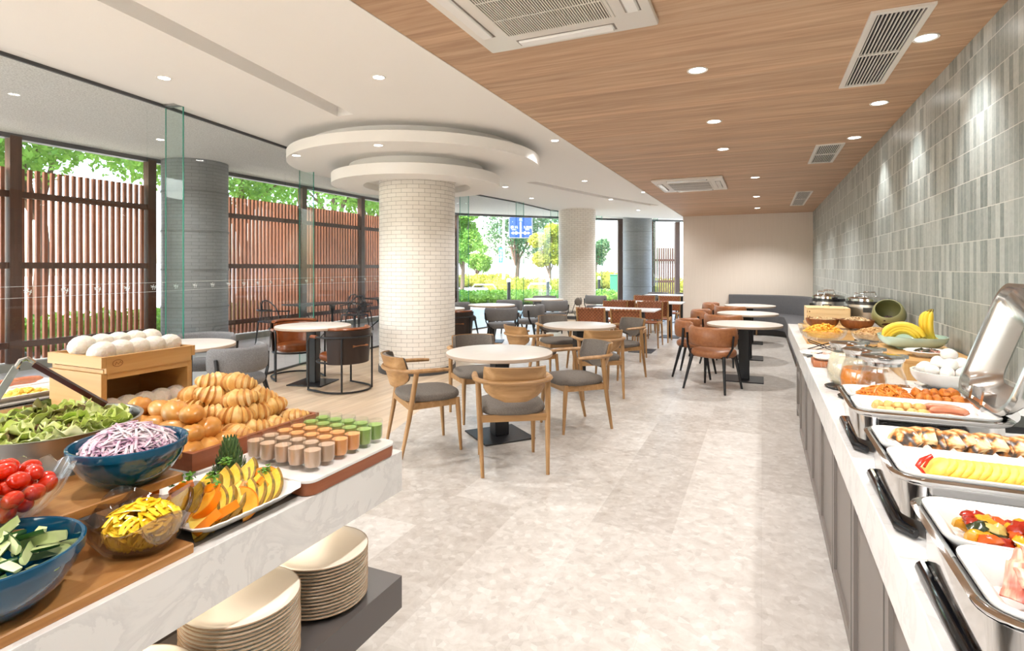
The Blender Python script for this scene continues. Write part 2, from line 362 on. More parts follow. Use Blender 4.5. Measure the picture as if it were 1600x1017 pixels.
def strip(mb, fa, fb, y0, y1, z, step=.3, up=None):
    n = max(1, int((y1-y0)/step)); ys = [y0+(y1-y0)*i/n for i in range(n+1)]
    if up is None: mb.add([(f(y), y, z) for y in ys for f in (fa, fb)], [(2*i,2*i+1,2*i+3,2*i+2) for i in range(n)])
    else: mb.add([(fa(y), y, zz) for y in ys for zz in (z, up)], [(2*i,2*i+1,2*i+3,2*i+2) for i in range(n)])
bandr = lambda y: gl(y)+.36
edge = lambda y: XW if y < YE+.15 else -1.5
sR, sL = (lambda y: sl(y)+.11), (lambda y: sl(y)-.11)
mb = MB()
for y0, y1, rec in ((YB,4.9,1),(4.9,10.2,0),(10.2,15.4,1),(15.4,20.8,0)):
    strip(mb, edge, sR, y0, y1, CS)
    strip(mb, sL, bandr, y0, y1, CS)
    strip(mb, sR, sL, y0, y1, CS+(.14 if rec else 0))
    if rec:
        strip(mb, sR, None, y0, y1, CS, up=CS+.14); strip(mb, sL, None, y0, y1, CS, up=CS+.14)
        for y in (y0, y1): mb.add([(sR(y),y,CS),(sL(y),y,CS),(sL(y),y,CS+.14),(sR(y),y,CS+.14)], [(0,1,2,3)])
strip(mb, bandr, None, YB, 20.8, CS, up=CS+.07); strip(mb, bandr, gl, YB, 20.8, CS+.07)
strip(mb, edge, gl, YB, 20.8, CS+.35)
struct(mb, 'ceiling_white', 'plaster')
# floors
fl = lambda y: lerp(FLT, y)
mb = MB(); strip(mb, lambda y: XR, fl, YB, 21, 0, .5); struct(mb, 'floor', 'stone')
mb = MB(); strip(mb, fl, lambda y: gl(y)+.0, YB, 21, 0, .5); struct(mb, 'floor_timber', 'woodfloor')
mb = MB(); mb.add([(-10.05,YB,-.012),(XR,YB,-.012),(XR,24,-.012),(-3.0,24,-.012),(-5.9,21.6,-.012),(-10.05,17.3,-.012)], [(0,1,2,3,4,5)], [[(x,y) for x, y in ((-10.05,YB),(XR,YB),(XR,24),(-3,24),(-5.9,21.6),(-10.05,17.3))]])
struct(mb, 'floor_terrace', 'terracefloor')
# terrace soffit and its edge, outer kerb
mb = MB(); mb.prism([(-10.0,YB),(-4,YB),(-5.4,3),(-6.3,7),(-6.4,11),(-5.8,16),(-4,18.7),(-1.4,20),(-1.4,24.2),(-3.0,24),(-5.9,21.6),(-10.0,17.4)], SOF, SOF+.2); struct(mb, 'ceiling_terrace', 'soffit')
OUT = [(-9.8,YB),(-9.8,17.2),(-5.9,21.1),(-3.07,23.4),(-1.4,24.2)]
mb = MB()
for (x0,y0),(x1,y1) in zip(OUT, OUT[1:]): mb.beam((x0,y0,SOF-.03),(x1,y1,SOF-.03),.14,.08)
struct(mb, 'trim_terrace_header', 'darkbase')
mb = MB()
for (x0,y0),(x1,y1) in zip(OUT, OUT[1:2]): mb.beam((x0-.05,y0,.04),(x1-.05,y1,.04),.3,.12)
struct(mb, 'trim_terrace_kerb', mat('weathered concrete kerb','8f8b80',.9))
# partition glass: panes between fins, each a window
GY = [-4,-1.6,1.6,4.0,6.4,8.8,11.2,13.6,16,18,19.6,20.8]
for k, (y0, y1) in enumerate(zip(GY, GY[1:])):
    x0, x1 = gl(y0), gl(y1); mb = MB(); n = 6
    pts = [(gl(y0+(y1-y0)*i/n), y0+(y1-y0)*i/n) for i in range(n+1)]
    rows = [[(x, y, z) for x, y in pts] for z in (0.0, CS+.07)]; mb.grid(rows)
    w_ = mb.build('window_%d' % (k+1), 'glass', smooth=0); w_['kind'] = 'structure'
    mb = MB()
    for i in range(n):
        for z in (.012, CS+.055): mb.beam((*pts[i], z), (*pts[i+1], z), .03, .03)
    mb.build('window_frame', 'darkbase', w_, smooth=0)
    d = Vector((x1-x0, y1-y0, 0)).normalized(); nx = Vector((d.y, -d.x, 0))
    if k >= 2:
        mb = MB(); a = Vector((x1, y1, 0)); mb.beam(a+nx*.01+Vector((0,0,1.6)), a+nx*.24+Vector((0,0,1.6)), .012, 3.2, up=(0,0,1)); mb.build('glass_fin', 'glassfin', w_, smooth=0)
        mb = MB(); mb.beam(a+nx*.24, a+nx*.24+Vector((0,0,3.2)), .013, .008); mb.beam(a+nx*.005, a+nx*.005+Vector((0,0,3.2)), .01, .006); mb.build('fin_edge', 'glassedge', w_, smooth=0)
        mb = MB(); mb.beam(a+nx*.0+Vector((0,0,CS+.06)), a+nx*.27+Vector((0,0,CS+.06)), .08, .02); mb.build('fin_bracket', 'steel', w_, smooth=0)
    if 1 <= k <= 4:
        mb = MB()
        for z in (1.31, 1.215):
            for i in range(n):
                p, q = Vector((*pts[i], z)), Vector((*pts[i+1], z)); mb.add([p+nx*.004, q+nx*.004, q+nx*.004+Vector((0,0,.003)), p+nx*.004+Vector((0,0,.003))], [(0,1,2,3)])
        L = hypot(x1-x0, y1-y0); m_ = int(L/.27)
        for i in range(m_):
            t = (i+.5)/m_; y = y0+(y1-y0)*t; o = Vector((gl(y), y, 1.262))+nx*.005
            def st(a, b_, wd=.0075):
                A = o+d*a[0]+Vector((0,0,a[1])); B = o+d*b_[0]+Vector((0,0,b_[1])); s_ = (B-A).normalized().cross(nx)*wd/2; mb.add([A-s_,B-s_,B+s_,A+s_], [(0,1,2,3)])
            st((-.012,-.026),(.002,.03)); st((.012,-.024),(.026,.02)); st((-.034,.018),(.03,-.002)); st((-.03,.0),(-.004,.006))
        mb.build('frosted_marking', 'decal', w_, smooth=0)
# columns
def column(name, c, r, z1, m, base):
    mb = MB(); mb.lathe([(r,0),(r,z1)], 96, (c[0],c[1],0), uv=True); o = struct(mb, name, m, smooth=60)
    mb = MB()
    if base == 'skirt': mb.lathe([(r,.0),(r+.012,.0),(r+.012,.09),(r,.09)], 64, (c[0],c[1],0)); mb.build('baseboard_column', 'darkbase', o)
    else:
        for z in (.75, 1.42, 2.1, 2.8): mb.lathe([(r,z),(r+.012,z),(r+.012,z+.03),(r,z+.03)], 64, (c[0],c[1],0))
        mb.build('trim_band', mat('column band','6d6f70',.5), o)
    return o
column('column_white', (-4.545,6.838), .54, SOF, 'whitebrick', 'skirt')
column('column_white', (-4.94,15.77), .54, SOF, 'whitebrick', 'skirt')
column('column_grey', (-9.46,7.0), .54, SOF, 'greybrick', 'band')
column('column_grey', (-4.32,21.4), .54, SOF, 'greybrick', 'band')
# stepped ceiling discs round the first column
cx, cy = -4.545, 6.838
mb = MB(); mb.lathe([(.56,2.98),(1.5,2.98),(1.5,3.15)], 96, (cx,cy,0)); mb.lathe([(1.2,2.90),(1.76,2.90),(1.76,3.03),(.56,3.03),(.56,2.90),(1.2,2.9)], 128, (cx,cy,0)); a = struct(mb, 'ceiling_disc_upper', 'plaster', 60)
mb = MB(); mb.lathe([(.95,2.77),(.95,2.90)], 96, (cx,cy,0)); mb.lathe([(.76,2.63),(1.19,2.63),(1.19,2.77),(.56,2.77),(.56,2.72),(.76,2.72),(.76,2.63)], 128, (cx,cy,0)); b_ = struct(mb, 'ceiling_disc_lower', 'plaster', 60)
# ---------------------------------------------------------------- downlights
LS = 1.05
def downlight_proto():
    t = thing('ceiling_downlight', '', 'ceiling light', (0,0,0))
    mb = MB(); mb.lathe([(.048,0),(.06,-.003),(.062,0),(.062,.004)], 24); mb.build('trim_ring', 'whiteplastic', t)
    mb = MB(); mb.lathe([(0,.001),(.048,.001)], 24); mb.build('lens', emit('lamp lens', (1,.97,.92), 14), t)
    return t
dl = Copier(downlight_proto())
def down(x, y, z, label, power=55, size=100, group=None, blend=.7, rot=(0,0,0)):
    dl((x,y,z-.002), 0, label, group)
    lamp('SPOT', 'downlight_lamp', (x,y,z-.03), power*LS, rot, (1,.975,.945), spot_size=radians(size), spot_blend=blend, shadow_soft_size=.045)
gW, gT, gA = 'downlights along the tiled wall', 'downlights down the middle of the timber ceiling', 'downlights in the white ceiling'
def ordn(i): return ORD[i]
for i, y in enumerate((-1.6,-.3,1.0,2.3,3.58,4.86,6.06)):
    down(.79, y, CW, f'downlight beside the tiled wall, {ORD[6-i]} from the far end of its row', 30, 96, gW, .8)
for i, y in enumerate((-1.6,-.3,1.0,2.3,3.6,4.92,6.106)):
    down(-.36, y, CW, f'downlight in the timber ceiling over the aisle, {ORD[6-i]} from its far end', 40, 110, gT)
for i, y in enumerate((8.19,10.41,12.43)):
    down(-.08, y, CW, f'small downlight above the {("first","second","third")[i]} round table by the banquette', 90, 130, gT)
for x, y, t in ((-4.84,3.28,'white ceiling downlight between the long slot and the glass partition'),(-3.09,4.04,'white ceiling downlight between the slot end and the timber edge'),(-3.14,10.5,'white ceiling downlight beyond the stepped disc, near the timber edge'),
    (-2.6,1.0,'white ceiling downlight over the bread counter, out of the slot line'),(-4.4,.2,'white ceiling downlight behind the rice counter'),(-2.6,-1.5,'white ceiling downlight behind the salad counter'),(-2.4,12.6,'white ceiling downlight over the woven chairs'),(-3.4,13.6,'white ceiling downlight before the far brick column'),(-3.3,16.5,'white ceiling downlight past the far brick column'),(-2.2,17.8,'white ceiling downlight by the end corner'),(-5.3,10.0,'white ceiling downlight over the table by the hedge window'),(-5.1,12.6,'white ceiling downlight over the far table by the hedge window'),(-2.5,7.0,'white ceiling downlight over the oak armchairs')):
    down(x, y, CS, t, 66, 130, gA)
for px, py in ((463,243),(591,227),(789.6,292)):
    x, y = G(px, py, 2.90); down(x, y, 2.90, {463:'downlight in the upper ceiling disc on its side by the glass partition',591:'downlight in the upper ceiling disc on its side towards the bread counter',789.6:'downlight in the upper ceiling disc on its side towards the hedge window'}[px], 40, 110, 'downlights in the stepped disc')
for x, y, t in ((-7.9,2.6,'terrace soffit downlight above the first lattice bay'),(-8.2,5.5,'terrace soffit downlight before the grey column'),(-8.3,9.0,'terrace soffit downlight past the grey column')):
    down(x, y, SOF, t, 70, 140, 'downlights in the terrace soffit')
# ---------------------------------------------------------------- vents and air conditioners
def vent(x0, x1, y0, y1, label):
    cx, cy = (x0+x1)/2, (y0+y1)/2; t = thing('ceiling_vent', label, 'ceiling vent', (cx,cy,CW), 0, 'slatted vents in the timber ceiling'); a, b_ = (x1-x0)/2, (y1-y0)/2
    mb = MB()
    for p in ((-a,-a+.03,-b_,b_),(a-.03,a,-b_,b_),(-a+.03,a-.03,-b_,-b_+.03),(-a+.03,a-.03,b_-.03,b_),(-a+.03,a-.03,-.008,.008)): mb.box(*p, -.012, .002)
    mb.build('frame', 'whiteplastic', t, smooth=0)
    mb = MB()
    for i in range(11): x = -a+.04+(2*a-.08)*i/10; mb.box(x-.003, x+.003, -b_+.03, b_-.03, -.009, .001)
    mb.build('grille', 'whiteplastic', t, smooth=0)
    mb = MB().box(-a+.03,a-.03,-b_+.03,b_-.03,-.0015,.0); mb.build('duct_shade', mat('painted duct shade','1c1917',.9), t, smooth=0)  # flat dark sheet painted as the shade inside the duct
vent(.472,.73,3.108,4.323, 'long slatted vent in the timber ceiling next to the near downlights')
vent(.488,.74,6.26,7.32, 'middle slatted vent of the three along the tiled wall')
vent(.503,.742,9.98,12.15, 'small far slatted vent near the end wall')
def cassette(cx, cy, sx, sy, label):
    t = thing('air_conditioner', label, 'air conditioner', (cx,cy,CW), 0, 'ceiling cassette air conditioners'); a, b_ = sx/2, sy/2
    mb = MB().box(-a,a,-b_,b_,-.035,.0, bev=.012, seg=2); mb.build('panel', 'whiteplastic', t)
    mb = MB(); n = int(sx*.58/.012)
    mb.box(-a*.58-.02,a*.58+.02,-b_*.58-.02,b_*.58+.02,-.04,-.03, bev=.004); mb.build('grille_frame', 'whiteplastic', t)
    mb = MB().box(-a*.58,a*.58,-b_*.58,b_*.58,-.0412,-.034); mb.build('filter', mat('dark grille','5d5148',.8), t, smooth=0)
    mb = MB()
    for i in range(n+1): x = -a*.58+a*1.16*i/n; mb.box(x-.0028,x+.0028,-b_*.58,b_*.58,-.0445,-.039)
    for y in (-b_*.2, b_*.2): mb.box(-a*.58,a*.58,y-.003,y+.003,-.045,-.039)
    mb.build('grille', 'whiteplastic', t, smooth=0)
    for q in range(4):
        R = Matrix.Rotation(q*pi/2, 4, 'Z'); L, D = (a, b_) if q % 2 == 0 else (b_, a)
        mb = MB().box(-L*.55, L*.55, -D+.05, -D+.11, -.046, -.03, R, bev=.006); mb.build('louvre', 'porcelain', t)
        mb = MB().box(-L*.57, L*.57, -D+.045, -D+.118, -.0362, -.03, R); mb.build('louvre_slot', mat('louvre shadow gap','8d847c',.8), t, smooth=0)
cassette(-.905, 2.30, .9, .95, 'large white air conditioner in the timber ceiling, nearest the back wall')
cassette(-.93, 8.42, .93, 1.2, 'far white air conditioner in the timber ceiling past the downlights')
# ---------------------------------------------------------------- tables
def round_table_proto():
    t = thing('round_table', '', 'table')
    mb = MB(); mb.lathe([(0,.7),(.44,.7),(.462,.705),(.465,.71)], 72); mb.lathe([(.465,.71),(.465,.728),(.462,.733)], 72); a = mb.build('table_edge', 'tableedge', t, smooth=30)
    mb = MB(); mb.lathe([(.463,.7325),(.458,.735),(0,.735)], 72); mb.build('table_top', 'tabletop', t)
    mb = MB().box(-.065,.065,-.065,.065,.012,.70, bev=.008); mb.build('pedestal', 'black', t)
    mb = MB().box(-.235,.235,-.235,.235,0,.014, bev=.004); mb.build('base_plate', 'black', t)
    return t
rt = Copier(round_table_proto())
GT = 'round pale topped dining tables'
T1, T2, T3, T0, T4, T5, T8, T9, T10, T3b = (-2.10,4.44), (-2.145,6.94), (-5.22,5.49), (-5.08,3.62), (-4.9,10.0), (-4.67,12.3), (-.21,7.96), (-.21,9.86), (-.21,11.88), (-5.35,8.75)
def T(p, lab, rz): rt((*p, 0), rz, lab, GT)
T(T1, 'round pale dining table with four oak armchairs, nearer the bread counter', radians(50))
T(T2, 'round pale dining table with four oak armchairs, farther along the aisle', radians(45))
T(T3, 'round pale table between two cognac leather armchairs before the white brick column', radians(14))
T(T0, 'round pale table behind the rice boxes, with grey chairs by the glass', radians(10))
T(T4, 'round pale table past the brick column, by the hedge window', radians(20))
T(T5, 'round pale table beside the far white brick column', radians(20))
T(T8, 'round table in front of the curved sofa, nearest the buffet end', 0)
T(T9, 'round table in front of the curved sofa, middle of three', 0)
T(T10, 'round table in front of the curved sofa, next to the end wall', 0)
T(T3b, 'round table behind the white brick column, with two leather armchairs', radians(10))
def rect_table_proto():
    t = thing('rectangular_table', '', 'table')
    mb = MB().box(-.6,.6,-.35,.35,.712,.735, bev=.003); mb.build('table_top', 'whitetop', t)
    for s_ in (-.33,.33):
        mb = MB().box(s_-.04,s_+.04,-.04,.04,.01,.712); mb.build('pedestal', 'black', t)
        mb = MB().box(s_-.2,s_+.2,-.25,.25,0,.012, bev=.003); mb.build('base_plate', 'black', t)
    return t
rct = Copier(rect_table_proto())
GR = 'rectangular white tables with woven chairs'
rct((-2.25,9.95,0), 0, 'rectangular white table between woven leather chairs, nearer one', GR)
rct((-2.1,12.2,0), 0, 'rectangular white table between woven leather chairs, farther one', GR)
rct((-2.3,15.6,0), 0, 'rectangular white table past the end wall corner, with grey chairs', GR)
# ---------------------------------------------------------------- oak armchair (faces +Y)
def arc(cx, cy, r, a0, a1, n, z=0, ry=None):
    return [(cx+r*cos(radians(a0+(a1-a0)*i/n)), cy+(ry or r)*sin(radians(a0+(a1-a0)*i/n)), z) for i in range(n+1)]
def cushion(w_, d, z0, z1, front=1.0, n=28, puff=.012, e=3.2):
    mb = MB(); prof = [(0,0,z0),(.9,.9,z0),(.985,.985,z0+.25*(z1-z0)),(1,1,z0+.55*(z1-z0)),(.975,.975,z0+.85*(z1-z0)),(.9,.9,z1),(.5,.5,z1+puff*.8),(0,0,z1+puff)]
    mb.lathe([(k, z) for k, _, z in prof], n, sx=w_/2, sy=d/2, power=e); return mb
def oak_armchair():
    t = thing('oak_armchair', '', 'chair')
    mb = cushion(.5, .49, .415, .475); mb.build('seat', 'greyfabric', t, smooth=60)
    for s_ in (-1, 1):
        mb = MB(); mb.tube([(s_*.255,-.16,.655),(s_*.25,-.185,.5),(s_*.243,-.215,.3),(s_*.232,-.275,0)], [.021,.021,.019,.013], 10); mb.build('rear_leg', 'oak', t)
        mb = MB(); mb.tube([(s_*.205,.19,.425),(s_*.21,.2,.3),(s_*.215,.22,0)], [.021,.02,.012], 10); mb.build('front_leg', 'oak', t)
    mb = MB()
    for s_ in (-1, 1): mb.beam((s_*.235,-.2,.395), (s_*.2,.2,.395), .024, .05)
    mb.beam((-.235,-.205,.395),(.235,-.205,.395),.024,.05); mb.beam((-.2,.19,.395),(.2,.19,.395),.024,.05); mb.build('seat_rail', 'oakx', t, smooth=0)
    pts = [(-.26,.1,.665),(-.268,0,.668)]+[(x, y-.06, .67) for x, y, _ in arc(0,-.08,.272,180,360,18,0,.205)]+[(.268,0,.668),(.26,.1,.665)]
    mb = MB(); n = len(pts); mb.tube(pts, [.019]+[.024]*2+[.024]*(n-6)+[.024]*2+[.019], 10, flat=.7, up=(0,0,1)); mb.build('arm_rail', 'oakx', t)
    # curved backrest: timber shell outside, upholstery inside
    def sheet(off, z0, z1, wmax, thick, mm, nm):
        rows = []; N = 14
        for i in range(9):
            v = i/8; z = z0+(z1-z0)*v; tilt = -.045*(z-.62)/.15
            hw = wmax*(1 if v > .45 else sqrt(max(0,1-((.45-v)/.45*.93)**2)))
            if v > .93: hw *= .985
            rows.append([(0+hw*sin(pi*(j/N-.5)*1.0)*1.0, -.325+off+tilt+.115*(1-cos(pi/2*(hw/wmax)*(2*j/N-1))), z) for j in range(N+1)])
        m2 = MB(); m2.grid(rows, thick); return m2.build(nm, mm, t, smooth=50)
    sheet(0, .525, .775, .225, .012, 'oakx', 'backrest_shell'); sheet(.014, .53, .768, .218, .028, 'greyfabric', 'backrest_pad')
    return t
oc = Copier(oak_armchair())
GO = 'oak armchairs with grey seats'
def place_round(cop, tc, deg, dist, lab, grp, turn=0):
    a = radians(deg); x, y = tc[0]+dist*cos(a), tc[1]+dist*sin(a); cop((x, y, 0), a+pi/2+radians(turn), lab, grp)
for d, dist, lab in ((-58,.70,'oak armchair seen from behind at the nearer round table'),(-130,.66,'oak armchair in profile at the nearer round table, towards the brick column'),(133,.64,'oak armchair half hidden behind the nearer round table top'),(48,.74,'oak armchair with grey pad facing the counter, between the two aisle tables')):
    place_round(oc, T1, d, dist, lab, GO)
for d, dist, lab in ((-57,.72,'oak armchair seen from behind at the farther aisle table'),(-125,.70,'oak armchair at the farther aisle table with its timber shell towards the counter'),(131,.7,'oak armchair behind the farther aisle table, grey pad showing over the top'),(56,.68,'oak armchair on the woven chair side of the farther aisle table')):
    place_round(oc, T2, d, dist, lab, GO)
# ---------------------------------------------------------------- upholstered shell chair with curved band back
def shell_chair(name, m, legs='black'):
    t = thing(name, '', 'chair')
    mb = cushion(.51, .48, .40, .485, e=2.4); mb.build('seat', m, t, smooth=60)
    def band(r0, r1, z0, z1, a0, a1, nm, mm):
        prof = [(r0,z0+.03),(r0,z1-.03),((r0*2+r1)/3,z1-.004),((r0+2*r1)/3,z1-.004),(r1,z1-.03),(r1+.006,(z0+z1)/2),(r1,z0+.03),((r0+2*r1)/3,z0+.004),((r0*2+r1)/3,z0+.004)]
        mb = MB(); N = 20; vs = []; fs = []
        for i in range(N+1):
            a = radians(a0+(a1-a0)*i/N); en = 1 if 0 < i < N else .5
            for r, z in prof: rm = (r0+r1)/2; zm = (z0+z1)/2; r2 = rm+(r-rm)*en; z2 = zm+(z-zm)*(1 if en == 1 else .8); vs.append((r2*cos(a), .02+r2*sin(a)*.95, z2))
        k = len(prof)
        for i in range(N):
            for j in range(k): fs.append((i*k+j, i*k+(j+1) % k, (i+1)*k+(j+1) % k, (i+1)*k+j))
        fs.append(tuple(range(k))); fs.append(tuple(N*k+j for j in range(k-1,-1,-1))); mb.add(vs, fs); return mb.build(nm, mm, t, smooth=60)
    band(.245,.302,.53,.765,180,360,'backrest',m)
    for s_ in (-1, 1):
        mb = MB(); mb.tube([(s_*.298,-.1,.67),(s_*.285,-.11,.52),(s_*.23,-.13,.41)], .018, 8, flat=.6); mb.build('back_support', legs, t)
        mb = MB(); mb.tube([(s_*.2,-.15,.42),(s_*.265,-.25,0)], [.022,.013], 8); mb.build('rear_leg', legs, t)
        mb = MB(); mb.tube([(s_*.19,.16,.42),(s_*.24,.235,0)], [.022,.013], 8); mb.build('front_leg', legs, t)
    mb = MB(); mb.beam((-.2,-.15,.405),(.2,-.15,.405),.03,.02); mb.beam((-.19,.16,.405),(.19,.16,.405),.03,.02); mb.beam((0,-.15,.405),(0,.16,.405),.03,.02); mb.build('seat_frame', legs, t, smooth=0)
    return t
cc = Copier(shell_chair('caramel_chair', 'caramel')); GC = 'caramel leather chairs at the sofa tables'
NM = ['nearest the buffet end', 'in the middle', 'next to the end wall']
for tc, nm, d1 in zip((T8,T9,T10), NM, (.82,.8,.8)):
    place_round(cc, tc, -113, d1, f'caramel chair turned away at the corner of the sofa table {nm}', GC, 0)
    place_round(cc, tc, 176, .62, f'caramel chair tucked beside the sofa table {nm}', GC)
gc = Copier(shell_chair('grey_chair', 'bluegrey')); GG = 'grey upholstered chairs with curved backs'
for (x, y), toward, lab in (((-4.42,3.66),T0,'grey curved back chair seen from behind the rice boxes, its back towards the aisle'),((-5.42,4.12),T0,'grey chair behind the round table by the glass, only its back rim showing'),((-5.35,3.02),T0,'grey chair beside the lattice post, peeping out behind the rice boxes'),
    ((-4.25,9.05),T4,'grey curved back chair turned away at the table past the brick column'),((-4.05,9.95),T4,'grey chair with dark side brace at the table past the brick column'),((-5.5,9.95),T4,'grey chair on the glass side of the table past the brick column'),((-5.0,11.05),T4,'grey chair between the two window tables'),
    ((-4.12,11.5),T5,'pale grey chair with its back to the room before the far window table'),((-4.95,13.1),T5,'grey chair behind the far window table by the brick column'),
    ((-1.95,16.3),(-2.0,15.6),'grey chair beyond the far white table, past the end wall corner'),((-2.7,16.3),(-2.7,15.6),'grey chair beyond the far white table, on its window side'),((-2.75,14.85),(-2.75,15.6),'grey chair with its back to the woven chairs, at the far white table'),((-3.9,14.1),(-3.7,15.0),'grey chair before the far brick column near the dark grey pillar')):
    gc((x, y, 0), atan2(toward[1]-y, toward[0]-x)-pi/2, lab, GG)
# thin wire legged chair beside the far column
def wire_chair():
    t = thing('wire_leg_chair', 'taupe chair with split back on thin black wire legs by the far brick column', 'chair')
    mb = cushion(.46,.44,.43,.465,e=2.3); mb.build('seat', 'greyfabric', t, smooth=60)
    for s_ in (-1,1):
        mb = MB(); mb.ball((s_*.115,-.2,.7), (.125,.028,.09), 14, 8, Matrix.Rotation(radians(s_*20),4,'Z')); mb.build('back_pad', 'greyfabric', t, smooth=80)
        mb = MB(); mb.tube([(s_*.2,-.17,.70),(s_*.24,-.1,.45),(s_*.23,-.17,.43),(s_*.25,-.25,0)], .008, 6); mb.tube([(s_*.24,-.1,.45),(s_*.22,.19,.43),(s_*.24,.23,0)], .008, 6); mb.build('leg_wire', 'black', t)
    return t
wc = Copier(wire_chair()); wc((-4.0,12.3,0), pi/2, None, None)
wc((-2.95,14.2,0), radians(140), 'thin legged taupe chair between the far column and the grey pillar')
# ---------------------------------------------------------------- cognac leather club chair on black tube frame (faces +Y)
def club_chair():
    t = thing('leather_armchair', '', 'armchair')
    mb = cushion(.5, .52, .36, .45, puff=.02, e=3); mb.build('seat', 'cognac', t, smooth=60)
    def wrap(r, z0, z1, a0, a1, th, nm, mm, lean=.03, ends=1):
        rows = []
        for i in range(7):
            v = i/6; z = z0+(z1-z0)*v; rows.append([((r+lean*v)*cos(radians(a)), -.0+(r+lean*v)*sin(radians(a)), z) for a in [a0+(a1-a0)*j/22 for j in range(23)]])
        m2 = MB(); m2.grid(rows, th); return m2.build(nm, mm, t, smooth=60)
    wrap(.262,.36,.72,200,340,.05,'backrest','cognac'); wrap(.282,.34,.735,195,345,-.016,'outer_panel','darkleather')
    mb = MB(); pts = [(r*cos(radians(a)), r*sin(radians(a)), .745) for r in (.285,) for a in range(198,343,8)]; mb.tube(pts, .028, 8, flat=.75); mb.build('top_roll', 'cognac', t)
    mb = MB(); pts = [(-.1,-.302,.55),(-.06,-.31,.55),(0,-.322,.555),(.06,-.31,.55),(.1,-.302,.55)]; mb.tube(pts, [.03,.012,.011,.012,.03], 8, flat=.5); mb.build('strap', 'caramel', t)
    # arms: tube round the back at arm height, down to a hoop on the floor
    R = .335
    mb = MB(); up = [(-.33,.27,.02)]; 
    pts = [(-.31,.26,.03),(-.31,.26,.6),(-.31,.235,.64),(-.312,.2,.65)]+[(R*cos(radians(a)), R*sin(radians(a)), .655) for a in range(180,361,12)]+[(.312,.2,.65),(.31,.235,.64),(.31,.26,.6),(.31,.26,.03)]
    mb.tube(pts, .0125, 8); mb.build('arm_tube', 'black', t)
    for s_ in (-1, 1):
        mb = MB(); mb.tube([(s_*.31,.2,.652),(s_*.322,.08,.655)], .02, 8); mb.build('arm_wrap', 'cognac', t)
        mb = MB(); mb.tube([(s_*.22,-.255,.655),(s_*.22,-.255,.02)], .011, 8); mb.build('rear_leg', 'black', t)
    mb = MB(); pts = [(-.31,.27,.018),(-.31,.0,.018)]+[(.31*cos(radians(a)), -.02+.31*sin(radians(a)), .018) for a in range(190,351,14)]+[(.31,.0,.018),(.31,.27,.018)]; mb.tube(pts, .012, 8); mb.build('floor_hoop', 'black', t)
    mb = MB(); pts = [(.3*cos(radians(a)), .02+.29*sin(radians(a)), .355) for a in range(0,360,15)]; mb.tube(pts, .012, 8, closed=True); mb.build('seat_hoop', 'black', t)
    return t
lc = Copier(club_chair()); GL = 'cognac leather tub armchairs'
for (x, y), rz, lab in (((-4.62,5.36),78,'cognac tub armchair showing its dark outer panel and strap, between table and brick column'),((-5.74,5.72),-122,'cognac tub armchair with its seat towards the room, by the glass partition'),
    ((-4.72,8.2),40,'dark backed leather tub armchair just behind the white brick column'),((-5.8,9.3),-170,'leather tub armchair farther behind the white brick column')):
    lc((x,y,0), radians(rz), lab, GL)
# ---------------------------------------------------------------- woven leather chair (faces +Y)
WEAVE = [None]
def weave_mat():
    m, n, l, b = principled('woven leather straps'); ck = n.new('ShaderNodeTexChecker'); ck.inputs['Scale'].default_value = 36; l.new(coords(n, l, (1,1,1)), ck.inputs['Vector'])
    ck.inputs[1].default_value = col(hx('7d4526')); ck.inputs[2].default_value = col(hx('9b5c36')); l.new(ck.outputs[0], b.inputs['Base Color']); b.inputs['Roughness'].default_value = .45; bump(n, l, b, ck.outputs[1], .5, .004); return m
M['weave'] = weave_mat()
def woven_chair():
    t = thing('woven_chair', '', 'chair')
    for s_ in (-1,1):
        mb = MB(); mb.tube([(s_*.235,-.26,.82),(s_*.225,-.2,.45),(s_*.235,-.27,0)], [.015,.02,.013], 8); mb.build('back_post', 'oak', t)
        mb = MB(); mb.tube([(s_*.22,.21,.46),(s_*.235,.235,0)], [.02,.012], 8); mb.build('front_leg', 'oak', t)
        mb = MB(); mb.beam((s_*.225,-.21,.44),(s_*.22,.24,.455),.03,.04); mb.build('side_rail', 'oakx', t, smooth=0)
    mb = MB().box(-.22,.22,-.2,.22,.44,.462, bev=.006); mb.build('seat', 'weave', t)
    for z in (.8, .5): mb = MB(); mb.tube([(-.235,-.258 if z>.7 else -.215,z),(.235,-.258 if z>.7 else -.215,z)], .012, 8); mb.build('back_rail', 'oakx', t)
    mb = MB(); mb.grid([[(-.222+.444*j/8, -.215-.045*(i/6)-(.008 if j % 2 else 0)+.012, .5+.31*i/6) for j in range(9)] for i in range(7)], .02); o = mb.build('woven_back', 'weave', t, smooth=0)
    mb = MB()
    for k in range(8): x = -.2+.4*k/7; mb.box(x-.02, x+.02, -.277, -.237, .785, .818, bev=.006)
    mb.build('strap_loop', 'cognac', t)
    return t
wv = Copier(woven_chair()); GW = 'oak chairs with woven brown leather straps'
for x, y, rz, lab in ((-2.55,9.12,0,'woven leather chair with its back to the oak armchairs, window side of the pair'),(-1.95,9.0,0,'woven leather chair with its back to the oak armchairs, aisle side of the pair'),(-2.62,10.6,180,'woven leather chair facing the room over the nearer white table, window side'),(-1.95,10.6,180,'woven leather chair facing the room over the nearer white table, aisle side'),
    (-2.55,11.5,0,'woven leather chair tucked in at the farther white table, window side'),(-1.9,11.45,0,'woven leather chair tucked in at the farther white table, aisle side'),(-2.5,12.95,180,'woven leather chair beyond the farther white table, window side'),(-1.93,12.95,180,'woven leather chair beyond the farther white table, nearest the end wall')):
    wv((x,y,0), radians(rz), lab, GW)
